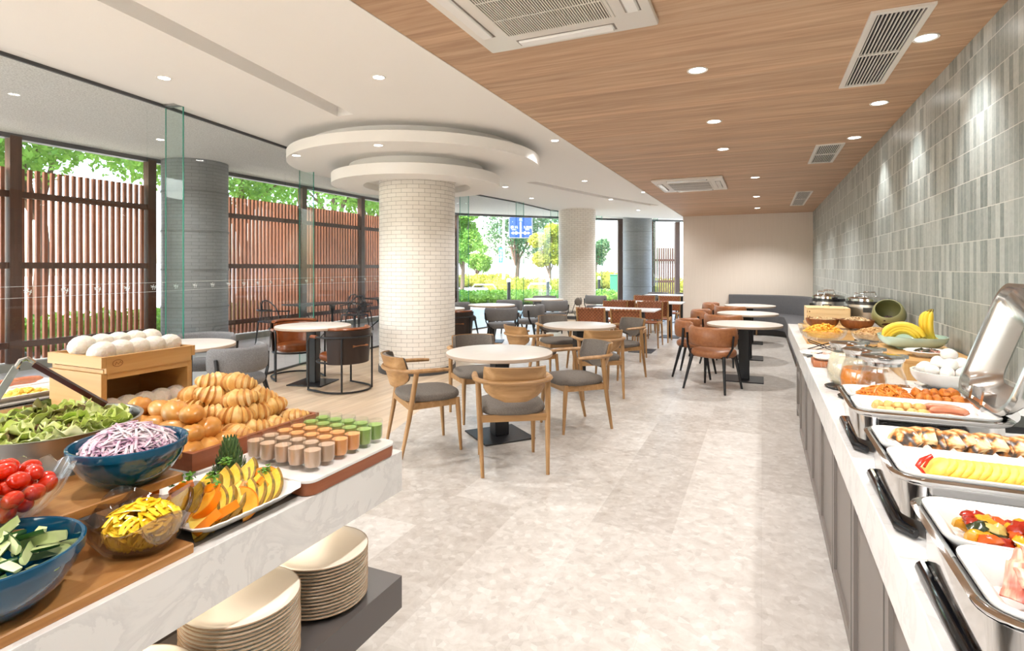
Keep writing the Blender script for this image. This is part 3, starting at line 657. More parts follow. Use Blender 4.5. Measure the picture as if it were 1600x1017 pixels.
# ---------------------------------------------------------------- curved sofa along end wall and tiled wall
def sofa():
    t = thing('curved_sofa', 'long charcoal banquette curving from the end wall along the tiled wall', 'sofa', (0,0,0))
    def path(off, n=12):     # offset inwards from the walls
        x1, y1 = XR-.01-off, YE-.01-off; r = max(.05, .95-off); cx, cy = x1-r, y1-r
        return [(-.68, y1), (-.2, y1)]+[(cx+r*sin(radians(90*i/n)), cy+r*cos(radians(90*i/n))) for i in range(n+1)]+[(x1, 10.5), (x1, 8.6), (x1, 6.55)]
    def loft(prof, nm, m, i0=0, i1=None):
        P_ = [path(o) for o, z in prof]; k = len(prof); n = len(P_[0]); i1 = n if i1 is None else i1; vs = []; fs = []
        for i in range(i0, i1):
            for j in range(k): vs.append((*P_[j][i], prof[j][1]))
        for i in range(i1-i0-1):
            for j in range(k): fs.append((i*k+j, i*k+(j+1) % k, (i+1)*k+(j+1) % k, (i+1)*k+j))
        fs.append(tuple(range(k))); fs.append(tuple((i1-i0-1)*k+j for j in range(k)))
        mb = MB(); mb.add(vs, fs); return mb.build(nm, m, t, smooth=50)
    back = [(0,.2),(0,.85),(.03,.862),(.09,.862),(.12,.845),(.15,.45),(.15,.2)]
    loft(back, 'backrest', 'sofafabric', 0, 2); 
    def back2(a, b_): loft([(o, z-(.02 if a > 4 else 0) if z > .5 else z) for o, z in back], 'backrest', 'sofafabric', a, b_)
    loft(back, 'backrest', 'sofafabric', 1, 15); loft(back, 'backrest', 'sofafabric', 14, 18)
    seat = [(.13,.14),(.13,.46),(.3,.465),(.55,.46),(.58,.44),(.585,.2),(.57,.14)]
    loft(seat, 'seat', 'sofafabric', 0, 2); loft(seat, 'seat', 'sofafabric', 1, 15); loft(seat, 'seat', 'sofafabric', 14, 18)
    loft([(.05,0),(.05,.2),(.42,.2),(.42,0)], 'plinth', 'darkbase', 0, 18)
    mb = MB(); mb.tube([(-.1,13.28,.14),(-.1,13.28,0)], [.02,.015], 8); mb.build('foot', 'oak', t)
sofa()
# ---------------------------------------------------------------- terrace lattice and furniture
PY = [-1.9,.25,2.35,4.42,6.38,7.62,9.95,12.05,14.15,17.15]
cedar = [None]
for i, y in enumerate(PY):
    mb = MB().box(-9.86,-9.72,y-.07,y+.07,-.01,SOF-.03); o = mb.build('lattice_post', 'darkwoodpost', smooth=0, loc=None); tag(o, f'dark timber post of the terrace screen, {ORD[len(PY)-1-i]} from its street corner end', 'post', 'posts of the terrace lattice')
NB = {0:'bay hidden towards the back wall',1:'bay behind the buffet lamp',2:'bay beyond the first post',3:'large bay behind the rice boxes',5:'bay right after the grey column',6:'bay behind the black terrace table',7:'bay next to the white brick column',8:'bay hidden behind the brick column'}
for i in NB:
    y0, y1 = PY[i]+.07, PY[i+1]-.07; cyy = (y0+y1)/2
    t = thing('lattice_screen', f'brown vertical slat screen on the terrace, {NB[i]}', 'screen', (-9.8,cyy,0), 0, 'lattice screens along the terrace'); a = (y1-y0)/2
    mb = MB(); n = int((y1-y0)/.094)
    for k in range(n): y = -a+(k+.5)*(2*a)/n; mb.box(-.055,.0,y-.022,y+.022,.12,2.9)
    mb.build('slats', 'lattice', t, smooth=0)
    for z in (.36, 1.5, 2.52): mb = MB().box(.0,.055,-a,a,z-.045,z+.045); mb.build('rail', 'darkwoodpost', t, smooth=0)
def terrace_table():
    t = thing('terrace_table', '', 'outdoor table')
    mb = MB().box(-.35,.35,-.6,.6,.71,.735, bev=.004); mb.build('table_top', 'black', t)
    for s_ in (-.38,.38):
        mb = MB(); mb.lathe([(.02,.0),(.03,.25),(.022,.5),(.06,.66),(.11,.71)], 12, (0,s_,0)); mb.build('pedestal', 'black', t)
        for k in range(4): mb = MB(); a = k*pi/2+pi/4; mb.tube([(0,s_,.22),(.12*cos(a),s_+.12*sin(a),.12),(.24*cos(a),s_+.24*sin(a),0)], [.018,.014,.012], 6); mb.build('foot', 'black', t)
    return t
tt = Copier(terrace_table())
tt((-8.35,8.9,0), radians(-8), 'black iron table on the terrace in front of the lattice, framed by two hoop chairs', 'black terrace tables')
tt((-8.35,11.4,0), radians(-8), 'black iron table on the terrace half hidden by the white brick column', 'black terrace tables')
def terrace_chair():
    t = thing('terrace_armchair', '', 'outdoor chair')
    mb = MB().box(-.21,.21,-.2,.2,.43,.455, bev=.01); mb.build('seat', 'black', t)
    for x in (-.19,.19):
        for y in (-.19,.19): mb = MB(); mb.tube([(x,y,.43),(x*1.2,y*1.2,0)], [.016,.01], 6); mb.build('leg', 'black', t)
    mb = MB(); hp = [(.27*cos(radians(a)), -.12+.05*cos(radians(a*2)), .52+.33*sin(radians(a))) for a in range(0,181,12)]; mb.tube(hp, .013, 6); mb.build('back_hoop', 'black', t)
    mb = MB(); mb.tube([(-.27,.16,.64),(-.29,0,.65),(-.27,-.18,.66),(0,-.25,.66),(.27,-.18,.66),(.29,0,.65),(.27,.16,.64)], .013, 6)
    for s_ in (-1,1): mb.tube([(s_*.27,.14,.64),(s_*.22,.12,.44)], .009, 6)
    mb.build('arm_rail', 'black', t)
    mb = MB()
    for k in range(7): x = -.18+.06*k; mb.tube([(x*.8,-.18,.45),(x,-.2,.52+.33*sqrt(max(0,1-(x/.27)**2)))], .006, 5)
    mb.build('spindles', 'black', t); return t
tc_ = Copier(terrace_chair())
for x, y, rz, lab in ((-8.5,7.9,0,'black hoop back terrace chair beside the grey column'),(-8.1,9.75,180,'black hoop back terrace chair on the far side of the first iron table'),(-8.6,10.5,0,'black hoop back terrace chair between the two iron tables'),(-8.1,12.4,180,'black hoop back terrace chair beyond the second iron table')):
    tc_((x,y,0), radians(rz-8), lab, 'black hoop back terrace chairs')
# ---------------------------------------------------------------- buffet counter along the tiled wall
CT = .90
def buffet():
    t = thing('buffet_cabinet', 'long taupe panelled cabinet carrying the marble buffet along the tiled wall', 'cabinet', (0,0,0)); x = .30
    Y0, Y1 = -1.2, 6.28
    mb = MB().box(x+.02, XR-.005, Y0, 5.42, .08, .77); mb.box(x+.02,XR-.005,5.42,5.46,.08,.77); mb.box(x+.02,XR-.005,6.22,Y1,.0,.77); mb.box(x+.4,XR-.005,5.46,6.22,.08,.77); mb.box(x+.02,x+.4,5.46,6.22,.08,.12); mb.box(x+.02,x+.4,5.46,6.22,.42,.44); mb.build('carcass', 'cabinet', t, smooth=0)
    mb = MB().box(x+.03, XR-.005, Y0, 5.44, 0, .08); mb.build('toe_kick', 'cabinet', t, smooth=0)
    ys = [Y0+.0, -.62, -.02, .58, 1.18, 1.78, 2.38, 2.98, 3.58, 4.18, 4.80, 5.42]
    for a, b_ in zip(ys, ys[1:]):
        a += .012; b_ -= .012; mb = MB()
        for p in ((a,a+.045,.05,.755),(b_-.045,b_,.05,.755),(a+.045,b_-.045,.05,.1),(a+.045,b_-.045,.70,.755)): mb.box(x, x+.02, *p)
        d = mb.build('door', 'cabinet', t, smooth=0)
        mb = MB().box(x+.012, x+.0205, a+.045, b_-.045, .1, .70); mb.build('door_panel', 'cabinet', d, smooth=0)
        mb = MB().box(x+.0005, x+.0195, b_+.0, b_+.024, .05, .755); mb.build('door_gap_shade', 'cabdark', t, smooth=0)  # solid strip, coloured dark for the shade between doors
    o = MB().box(.245, XR-.003, Y0, 6.32, CT-.125, CT, bev=.002).build('marble_worktop', 'marble', smooth=0); tag(o, 'white marble worktop running the length of the buffet below the tiled wall', 'worktop')
buffet()
# crockery on the open shelves at the cabinet end
M['stoneware'] = mat('beige stoneware', 'cfc0a8', .4)
def bowl_proto(name, r, h, m, foot=.45, th=.006, seg=32, power=2.0, sx=1, sy=1, cat='bowl', flare=1.0):
    t = thing(name, '', cat); prof = [(0,0),(r*foot,0),(r*foot,.006)]; N = 8
    for i in range(1, N+1): a = pi/2*i/N; prof.append((r*foot+(r-r*foot)*sin(a)**flare, .006+(h-.006)*(1-cos(a))))
    for i in range(N, -1, -1): a = pi/2*i/N; prof.append((max(0,r*foot-th*.2+(r-th-r*foot)*sin(a)**flare) if i else r*foot*.9, th+.004+(h-.004-th)*(1-cos(a))))
    prof[N+3] = (prof[N+3][0], h); prof.append((0, th+.004))
    mb = MB(); mb.lathe(prof, seg, sx=sx, sy=sy, power=power); mb.build('body', m, t, smooth=60); return t
nb = Copier(bowl_proto('stacked_bowl', .075, .05, 'stoneware'))
for row, (yy, cnt, z0) in enumerate(((5.60,7,.121),(5.80,8,.121),(6.02,8,.121),(5.62,6,.441),(5.83,7,.441),(6.05,7,.441))):
    for k in range(cnt): nb((.41, yy, z0+k*.022), 0, f'beige stoneware bowl, {ORD[k]} from the bottom of the {ORD[row % 3]} stack on the {"lower" if row < 3 else "upper"} cabinet shelf', 'stoneware bowls on the open cabinet shelves')
# ---------------------------------------------------------------- chafing dishes
M['hingeblack'] = mat('black hinge plastic', '202124', .25)
def ring(hw, hd, r, z, n=6):      # rounded rectangle outline
    pts = []
    for sx, sy, a0 in ((1,1,0),(-1,1,90),(-1,-1,180),(1,-1,270)):
        for i in range(n+1): a = radians(a0+90*i/n); pts.append((sx*(hw-r)+r*cos(a), sy*(hd-r)+r*sin(a), z))
    return pts
def rr_loft(prof, m, nm, parent, n=6, cap0=True, cap1=True, cx=0, cy=0, smooth=50):   # prof [(hw,hd,r,z)]
    mb = MB(); vs = []; fs = []; k = 4*(n+1)
    for hw, hd, r, z in prof: vs += [(x+cx, y+cy, zz) for x, y, zz in ring(hw, hd, r, z, n)]
    for i in range(len(prof)-1):
        for j in range(k): fs.append((i*k+j, i*k+(j+1) % k, (i+1)*k+(j+1) % k, (i+1)*k+j))
    if cap0: fs.append(tuple(range(k-1,-1,-1)))
    if cap1: fs.append(tuple((len(prof)-1)*k+j for j in range(k)))
    mb.add(vs, fs); return mb.build(nm, m, parent, smooth=smooth)
def chafer(name, label, lid=True, hw=.2, hd=.215, group='steel chafing dishes on the buffet'):
    t = thing(name, label, 'chafing dish', (0,0,0), 0, group)
    rr_loft([(hw-.04,hd-.04,.04,.03),(hw-.02,hd-.02,.05,.04),(hw-.015,hd-.015,.055,.115),(hw,hd,.06,.125),(hw+.004,hd+.004,.062,.133),(hw-.004,hd-.004,.06,.137),(hw-.014,hd-.014,.052,.132),(hw-.02,hd-.02,.05,.09)], 'chrome', 'body', t, cap1=False)
    rr_loft([(hw-.02,hd-.02,.05,.09),(hw-.04,hd-.04,.05,.085)], 'steel', 'water_pan', t, cap0=False)
    for s_ in (-1,):
        mb = MB(); mb.tube([(-hw+.04,-hd+.02,.014),(-hw+.015,-hd+.05,.016),(-hw+.015,hd-.05,.016),(-hw+.04,hd-.02,.014)], [.008,.0115,.0115,.008], 10, flat=1.2); mb.build('foot', 'blackgloss', t)
    mb = MB().box(-hw+.065, hw-.03, -hd+.03, hd-.03, .0, .03, bev=.01); mb.build('base', 'hingeblack', t)
    mb = MB(); mb.prism([(hw-.06,-.11),(hw+.05,-.10),(hw+.10,-.05),(hw+.12,.0),(hw+.10,.05),(hw+.05,.10),(hw-.06,.11)], .085, .105); mb.build('hinge_shelf', 'hingeblack', t, smooth=0)
    mb = MB(); mb.tube([(hw+.02,-.08,.13),(hw+.02,.08,.13)], .022, 16); mb.build('hinge_barrel', 'chrome', t)
    return t
def insert(cx, cy, z, hw, hd, label, food):
    t = thing('porcelain_insert', label, 'serving dish', (cx,cy,z), 0, 'white porcelain inserts in the chafing dishes')
    rr_loft([(hw-.03,hd-.03,.03,-.045),(hw-.012,hd-.012,.035,-.01),(hw,hd,.04,.004),(hw,hd,.04,.010),(hw-.006,hd-.006,.036,.011),(hw-.022,hd-.02,.028,.0),(hw-.035,hd-.033,.025,-.032),(hw-.05,hd-.045,.02,-.035)], 'porcelain', 'dish', t); return t
CH = [(.455,1.085,'steel chafing dish with ratatouille and bacon, nearest the aisle end of the buffet'),(.455,1.605,'steel chafing dish with grilled fish and rolled omelette, between the other two'),(.455,2.195,'steel chafing dish with noodles and sausages, under the open glass lid')]
DISH = {}
for i, (x, y, lab) in enumerate(CH):
    c = chafer('chafing_dish', lab); c.location = (x, y, CT)
    labs = (('white insert of ratatouille vegetables','white insert of folded bacon, nearest of all'),('white insert of grilled dark skinned fish','white insert of sliced yellow omelette'),('white insert of tomato noodles and fried chicken','white insert of potatoes and sausages'))[i]
    for j, dy in enumerate((.1,-.1)):
        insert(x-.006, y+dy, CT+.131, .18, .099, labs[j]+' in the chafing dish', None); DISH[i,j] = (x, y+dy, CT+.115)
def lid_frame():
    t = bpy.data.objects.new('lid', None); C.objects.link(t); t.parent = c; t.location = (.158,0,.15); R = Matrix.Rotation(radians(109), 4, 'Y'); hw, hd = .195, .215
    # lid built flat over the pan (hinge at x=0), then swung open
    def P_(pts): return [R @ Vector((-hw-.0+x, y, z)) for x, y, z in pts]
    prof = [(hw,hd,.07,0),(hw+.004,hd+.004,.072,.012),(hw-.006,hd-.006,.07,.03),(hw-.05,hd-.05,.06,.075),(hw-.075,hd-.075,.05,.085),(hw-.078,hd-.078,.05,.080),(hw-.055,hd-.055,.06,.068),(hw-.012,hd-.012,.066,.024),(hw-.012,hd-.012,.066,0)]
    mb = MB(); k = 28; vs = []; fs = []
    for a in prof: vs += P_(ring(*a))
    for i in range(len(prof)):
        for j in range(k): i2 = (i+1) % len(prof); fs.append((i*k+j, i*k+(j+1) % k, i2*k+(j+1) % k, i2*k+j))
    mb.add(vs, fs); mb.build('steel_rim', mat('satin lid steel','c9c7c4',.2,1), t, smooth=50)
    mb = MB(); mb.add(P_(ring(hw-.07,hd-.07,.055,.081)), [tuple(range(k))]); mb.build('glass_window', pane_glass('lid glass', (.82,.84,.83), .07), t, smooth=0)
    mb = MB(); mb.tube(P_([(-.2,-.06,.05),(-.23,-.05,.07),(-.235,0,.08),(-.23,.05,.07),(-.2,.06,.05)]), .008, 8); mb.build('handle', 'chrome', t)
    mb = MB(); mb.tube([(.01,-.07,-.02),(.01,.07,-.02)], .024, 16); mb.beam((.01,-.05,-.02),(.02,-.05,.04),.03,.02); mb.beam((.01,.05,-.02),(.02,.05,.04),.03,.02); mb.build('hinge', 'chrome', t)
lid_frame()
# ---------------------------------------------------------------- food in the inserts
M['spag'] = noisy('tomato noodle', [(.3,'cc6c22'),(.7,'f0a044')], (1,1,1), 60, 3, .35)
M['fried'] = noisy('fried batter', [(.3,'8f4310'),(.5,'c4701f'),(.75,'e09a45')], (1,1,1), 45, 5, .5, .8, .006)
M['potato'] = noisy('pale fried potato', [(.3,'d5a155'),(.7,'efcd8c')], (1,1,1), 40, 4, .5, .5, .004)
M['sausage'] = noisy('sausage skin', [(.3,'c4785a'),(.7,'dc9a78')], (1,1,1), 25, 3, .28)
M['fish'] = noisy('grilled fish', [(.34,'1d1c20'),(.43,'4a3a2e'),(.49,'b9722a'),(.58,'ecd3a0')], (1,1,1), 26, 3, .3, .3, .003)
M['omelette'] = noisy('egg omelette', [(.3,'eec13a'),(.7,'f8dc74')], (1,1,1), 40, 4, .45, .3, .003)
M['ketchup'] = mat('tomato sauce', 'b3240c', .25)
M['bacon'] = noisy('bacon rasher', [(.38,'b64a38'),(.5,'d98470'),(.62,'f0c9ae')], (1,6,1), 14, 3, .35, .2, .002)
for k_, c_ in (('vred','9c2410'),('vorange','c4521a'),('vyellow','d89c22'),('vgreen','2c3418'),('vpale','c9b264')): M[k_] = noisy('stewed '+k_, [(.3,c_),(.7,c_)], (1,1,1), 20, 3, .2)
def strands(name, label, cat, c, hx_, hy_, hz, n, m, r=.0022, seed=1, L=.05, seg=5, kind='stuff', curl=.02, flat=1, group=None, cone=None):
    rd = random.Random(seed); mb = MB()
    for _ in range(n):
        a = rd.uniform(0, 2*pi); q = sqrt(rd.random()); x, y = hx_*q*cos(a), hy_*q*sin(a); top = hz*(1-q*q)**.7; z = top*rd.uniform(.55, 1.05)
        d = rd.uniform(0, 2*pi); dz = rd.uniform(-.35,.35); pts = []; l_ = L*rd.uniform(.6,1.2); cu = rd.uniform(-1,1)*curl
        for i in range(6):
            t = i/5-.5; px, py = x+cos(d)*l_*t-sin(d)*cu*(1-4*t*t), y+sin(d)*l_*t+cos(d)*cu*(1-4*t*t)
            qq = min(.97, hypot(px/(hx_*1.02), py/(hy_*1.02))); px2, py2 = (px, py) if hypot(px/hx_, py/hy_) < 1 else (px/hypot(px/hx_, py/hy_), py/hypot(px/hx_, py/hy_))
            zz = max(.0, z-(top-hz*(1-qq*qq)**.7)*.7+dz*.02*t)+.004; kc = min(1, cone[0]+(1-cone[0])*zz/cone[1]) if cone else 1; pts.append((px2*kc, py2*kc, zz))
        mb.tube(pts, r, seg, flat=flat)
    return tag(mb.build(name, m, None, c, smooth=60), label, cat, group, kind)
x, y, z = DISH[2,0]
o = strands('noodles', 'orange tomato spaghetti heaped beside the fried chicken', 'pasta', (x-.065,y,z-.0), .085, .052, .045, 240, 'spag', .0026, 3, .07)
rd = random.Random(5)
def chunk(r, m, seed, jit=.18, seg=9, rings=6):
    mb = MB(); mb.ball((0,0,0), r, seg, rings, None, jit, random.Random(seed)); return mb
def chunk_thing(name, r, m, seed, sub=1, jit=.18):
    t = chunk(r, m, seed, jit).build(name, m, sub=sub); t['category'] = ''; return t
fc = Copier(tag(chunk_thing('fried_chicken', (.026,.02,.017), 'fried', 1, 1, .28), '', 'fried chicken'))
k = 0
for i in range(5):
    for j in range(3):
        q = k; k += 1; fc((x+.03+i*.024+rd.uniform(-.005,.005), y-.035+j*.035, z+.012+(.016 if j == 1 else 0)+rd.uniform(0,.006)), 0, f'piece of fried chicken, {ORD[i]} across from the noodles, {("near","middle","far")[j]} row', 'fried chicken pieces in the insert', rot=(rd.uniform(-.4,.4),rd.uniform(-.4,.4),rd.uniform(0,6)), scale=rd.uniform(.85,1.15))
x, y, z = DISH[2,1]
pt = Copier(tag(chunk_thing('fried_potato', (.021,.017,.014), 'potato', 2, 1, .2), '', 'potato'))
for i in range(5):
    for j in range(3): pt((x-.115+i*.026+rd.uniform(-.004,.004), y-.034+j*.034, z+.01+(.012 if j == 1 else 0)), 0, f'golden fried potato, {ORD[i]} across from the aisle edge, {("near","middle","far")[j]} row', 'fried potatoes in the insert', rot=(0,0,rd.uniform(0,6)), scale=rd.uniform(.9,1.15))
def sausage_mesh(L=.1, r=.011, bend=.012):
    mb = MB(); n = 12; mb.tube([(-L/2+L*i/n, bend*(1-(2*i/n-1)**2), 0) for i in range(n+1)], [r*max(.25, (1-abs(2*i/n-1)**5)**.5) if 0 < i < n else r*.2 for i in range(n+1)], 10); return mb
so = tag(sausage_mesh().build('sausage', 'sausage', smooth=70), '', 'sausage'); sg = Copier(so)
for q, (dx, dy, dz, a) in enumerate(((.05,-.035,0,.05),(.06,-.01,.002,-.08),(.05,.016,0,.06),(.085,.035,.003,-.04),(.07,-.022,.018,.12),(.06,.006,.019,-.1))):
    sg((x+dx-.01, y+dy, z+.006+dz), a, f'pink sausage beside the potatoes, {("bottom","top")[dz > .01]} layer, {ORD[q % 4]} from the near side', 'sausages in the buffet chafing dish')
x, y, z = DISH[1,0]
def fishslice():
    mb = MB(); rows = []
    for i in range(7):
        t = i/6; rows.append([(-.016+.032*j/4, -.03+.06*t, .012*sin(pi*t)+.009*sin(pi*j/4)) for j in range(5)])
    mb.grid(rows, -.012); return mb.build('fish_slice', 'fish', smooth=60)
fs_ = Copier(tag(fishslice(), '', 'grilled fish'))
for i in range(12): fs_((x-.115+i*.0215, y+(i % 2)*.006-.01, z+.014+(i % 3)*.003), radians(rd.uniform(-30,30)), f'slice of grilled dark skinned fish, {ORD[i]} from the aisle edge', 'grilled fish slices', rot=(radians(10), radians(-32), radians(rd.uniform(-25,25))), scale=1.15)
x, y, z = DISH[1,1]
def omslice():
    mb = MB(); mb.lathe([(0,-.006),(.028,-.006),(.031,-.002),(.031,.004),(.028,.007),(0,.008)], 20, sx=1, sy=1.25); return mb.build('omelette_slice', 'omelette', smooth=60)
om = Copier(tag(omslice(), '', 'omelette'))
for i in range(17): om((x-.105+i*.0145, y+.002*(i % 2), z+.014), 0, f'round slice of yellow omelette, {ORD[i]} from the aisle edge of the overlapping row', 'omelette slices', rot=(0, radians(-38), radians(rd.uniform(-8,8))))
mb = MB(); mb.tube([(-.132,-.03,.008),(-.138,0,.014),(-.125,.022,.022),(-.105,.03,.034)], [.003,.005,.006,.003], 8, flat=.6); mb.tube([(-.13,-.02,.02),(-.118,.004,.028),(-.108,.014,.034)], .003, 6); tag(mb.build('ketchup_trail', 'ketchup', None, (x,y,z)), 'red tomato sauce trailed over the first omelette slices', 'sauce', None, 'stuff')
x, y, z = DISH[0,0]
vm = ['vred','vorange','vyellow','vgreen','vpale']; protos = [Copier(tag(chunk_thing('stewed_vegetable', (.016,.013,.009), m, 20+i, 0, .28), '', 'vegetable')) for i, m in enumerate(vm)]
vn = ['red pepper','orange carrot','yellow pepper','dark aubergine','pale courgette']
for i in range(10):
    for j in range(6):
        c_ = rd.choice((0,0,0,0,1,1,2,2,3,4)); protos[c_]((x-.125+i*.026+rd.uniform(-.006,.006), y-.042+j*.0168, z-.002+.016*sin(pi*(j+.5)/6)+rd.uniform(0,.014)), 0, f'chunk of {vn[c_]} in the ratatouille, {ORD[i]} across, {ORD[j]} row back', 'ratatouille chunks', rot=(rd.uniform(-.6,.6),rd.uniform(-.6,.6),rd.uniform(0,6)), scale=rd.uniform(.9,1.3))
x, y, z = DISH[0,1]
def bacon():
    mb = MB(); rows = [[((-.045+.09*i/10)+.003*sin(i*1.9), -.02+.04*j/4, .006*sin(i*1.3+j*.5)+.016*sin(pi*i/10)) for j in range(5)] for i in range(11)]; mb.grid(rows, .002); return mb.build('bacon_rasher', 'bacon', smooth=70)
bc = Copier(tag(bacon(), '', 'bacon'))
for i in range(12):
    for j in range(2): bc((x-.115+i*.0215, y-.03+j*.05, z+.013+.004*(i % 2)+.006*j), 0, f'folded bacon rasher, {ORD[i]} from the aisle edge, {("near","far")[j]} row', 'bacon rashers', rot=(radians(rd.uniform(-8,8)), radians(-22), radians(75+rd.uniform(-18,18))), scale=1.1)
# ---------------------------------------------------------------- jugs
M['milk'] = mat('soy milk', 'f0e4c8', .3); M['orange'] = mat('orange juice', 'f08a00', .3); M['tea'] = mat('amber juice', 'b0652a', .3)
def jug(x, y, m, label, fill=.12):
    t = thing('drinks_jug', label, 'jug', (x,y,CT+.012), radians(35), 'glass jugs with steel lids')
    mb = MB(); prof = [(0,0),(.045,0),(.066,.03),(.07,.07),(.06,.12),(.05,.15),(.056,.178),(.053,.178),(.047,.15),(.057,.12),(.067,.07),(.063,.032),(.043,.004),(0,.004)]; mb.lathe(prof, 28); mb.build('glass_body', 'bowlglass', t, smooth=60)
    mb = MB(); pr = [(0,.006),(.042,.006),(.0615,.033),(.0655,.07),(.0585,min(.112,fill))]; pr += [(.052,fill)] if fill > .115 else []; pr.append((0,fill)); mb.lathe(pr, 28); mb.build('drink', m, t, smooth=60); t.scale = (1.28,1.28,1.1)
    mb = MB(); mb.lathe([(.05,.165),(.058,.175),(.06,.185),(.05,.19),(0,.192)], 28); mb.prism([(.03,-.03),(.085,-.012),(.085,.012),(.03,.03)], .176, .188); mb.lathe([(.049,.155),(.051,.17)], 28); mb.build('lid', 'chrome', t, smooth=50)
    mb = MB(); mb.tube([(-.05,0,.16),(-.09,0,.165),(-.108,0,.13),(-.1,0,.08),(-.066,0,.05)], .008, 8); mb.build('handle', 'bowlglass', t)
MP = ((.37,3.06,'milk','glass jug of pale soy milk, nearest the counter edge',.145),(.40,2.84,'orange','glass jug of orange juice between the milk and the amber drink',.11),(.44,2.64,'tea','glass jug of amber drink, next to the chafing dish',.07))
for a in MP: jug(*a)
for i, (x, y, *_r) in enumerate(MP):
    mb = MB(); mb.lathe([(0,0),(.085,0),(.095,.008),(.09,.01),(.08,.006),(0,.005)], 32); tag(mb.build('drip_tray', 'hingeblack', None, (x,y,CT)), 'dark round drip tray under the '+('milk jug','orange juice jug','amber drink jug')[i], 'tray', 'drip trays under the jugs')
# ---------------------------------------------------------------- eggs, mat, dishes
M['egg'] = noisy('peeled egg', [(.3,'f2ece4'),(.7,'fbf8f4')], (1,1,1), 6, 2, .3, **{'Subsurface Weight': .1})
def wicker():
    mb = MB(); rd = random.Random(9)
    for k in range(60):
        a = rd.uniform(0, 2*pi); o = rd.uniform(-.16,.16); dx, dy = cos(a), sin(a); cx_, cy_ = -dy*o, dx*o; L = sqrt(max(.001,.2**2-o*o)); z0, z1 = rd.uniform(.004,.03), rd.uniform(.004,.03)
        mb.tube([(cx_-dx*L, cy_-dy*L, z0), (cx_, cy_, (z0+z1)/2+.004), (cx_+dx*L, cy_+dy*L, z1)], .0035, 5)
    return tag(mb.build('wicker_mat', 'porcelain', None, (.79,3.03,CT), smooth=60), 'white painted wicker mat under the bowl of eggs', 'table mat')
wicker()
eb = bowl_proto('egg_bowl', .145, .07, 'porcelain', .55, .008); tag(eb, 'white porcelain bowl heaped with peeled boiled eggs', 'bowl'); eb.location = (.77,3.10,CT+.034)
e_ = MB(); e_.ball((0,0,0), (.027,.027,.034), 16, 12); ep = Copier(tag(e_.build('boiled_egg', 'egg', smooth=80), '', 'egg'))
EG = [(cos(a)*.105, sin(a)*.105, .075, f'outer ring, {ORD[i]} round') for i, a in enumerate([2*pi*k/10 for k in range(10)])]+[(cos(a)*.052, sin(a)*.052, .105, f'middle ring, {ORD[i]} round') for i, a in enumerate([2*pi*k/6+.3 for k in range(6)])]+[(.0,.0,.145,'top of the heap')]
for a, b_, c_, l_ in EG: ep((.77+a*.88, 3.10+b_*.88, CT+.034+c_), 0, f'peeled white egg in the porcelain bowl, {l_}', 'boiled eggs', rot=(rd.uniform(1,2),rd.uniform(-.4,.4),rd.uniform(0,6)), scale=1.02)
nd = bowl_proto('noodle_dish', .085, .035, 'porcelain', .5, .005, power=3.2, cat='dish'); tag(nd, 'small white square dish of brown noodles before the egg bowl', 'dish'); nd.location = (.565,2.98,CT)
strands('brown_noodles', 'small heap of soy brown noodles in the square white dish', 'noodles', (.565,2.98,CT+.012), .065,.065,.03, 120, noisy('soy noodles', [(.3,'a86a2a'),(.7,'c98d45')], (1,1,1), 30, 3, .4), .0018, 4, .05)
M['bamboo'] = wood('bamboo board', [(.2,'b98a50'),(.5,'cda063'),(.8,'dcb57c')], 'x', None, .4, 5, .02)
M['bambooy'] = wood('bamboo board lengthwise', [(.2,'b98a50'),(.5,'cda063'),(.8,'dcb57c')], 'y', None, .4, 5, .02)
def riser(name, x0, x1, y0, y1, z0, z1, label, th=.016, slot=None, m='bamboo', cat='riser'):
    t = thing(name, label, cat, ((x0+x1)/2,(y0+y1)/2,z0)); a, b_, h = (x1-x0)/2, (y1-y0)/2, z1-z0
    mb = MB().box(-a,a,-b_,b_,h-th,h, bev=.002); mb.build('top_board', m, t, smooth=0)
    for s_ in (-1,1): mb = MB().box(s_*a-(th if s_ > 0 else 0), s_*a+(0 if s_ > 0 else th), -b_+.001, b_-.001, 0, h-th); mb.build('end_panel', 'bambooy' if m == 'bamboo' else m, t, smooth=0)
    mb = MB().box(-a+th,a-th,-b_,-b_+th,0,h-th); mb.build('front_panel', m, t, smooth=0)
    if slot: mb = MB(); mb.prism([(p[0]*.06+slot, p[1]*.013+h*.45) for p in [(cos(q*pi/8)+(1 if cos(q*pi/8) > 0 else -1)*.3, sin(q*pi/8)) for q in range(16)]], 0, .002, Matrix.Translation((0,-b_-.0005,0)) @ Matrix.Rotation(pi/2,4,'X')); mb.build('hand_slot', mat('slot shadow','2a1c10',.9), t, smooth=0)
    return t
riser('bamboo_riser', .66, 1.0, 3.4, 4.12, CT, 1.0, 'bamboo riser by the wall carrying the banana bowl and shell dish')
riser('slotted_crate', .31, .97, 4.72, 5.22, CT, 1.0, 'bamboo crate with a dark hand slot behind the cereal bowls', slot=.05)
# shell dish
mb = MB(); n = 24; pr = [(0,.004),(.05,.006),(.085,.025),(.1,.03)]
mb.lathe([(0,0),(.05,.0),(.09,.022),(.105,.03),(.1,.033),(.085,.026),(.05,.008),(0,.006)], 20); o = mb.build('shell_dish', 'porcelain', None, (.80,3.6,1.0), smooth=0); tag(o, 'white scalloped dish of dark seaweed and cold cuts on the bamboo riser', 'dish')
strands('seaweed_salad', 'dark green seaweed and pink cold cuts in the scalloped dish', 'salad', (.80,3.6,1.01), .07,.06,.03, 70, noisy('seaweed and ham', [(.4,'2c3a22'),(.55,'6b5a48'),(.62,'d59a8a')], (1,1,1), 20, 2, .4), .004, 8, .04, flat=.4)
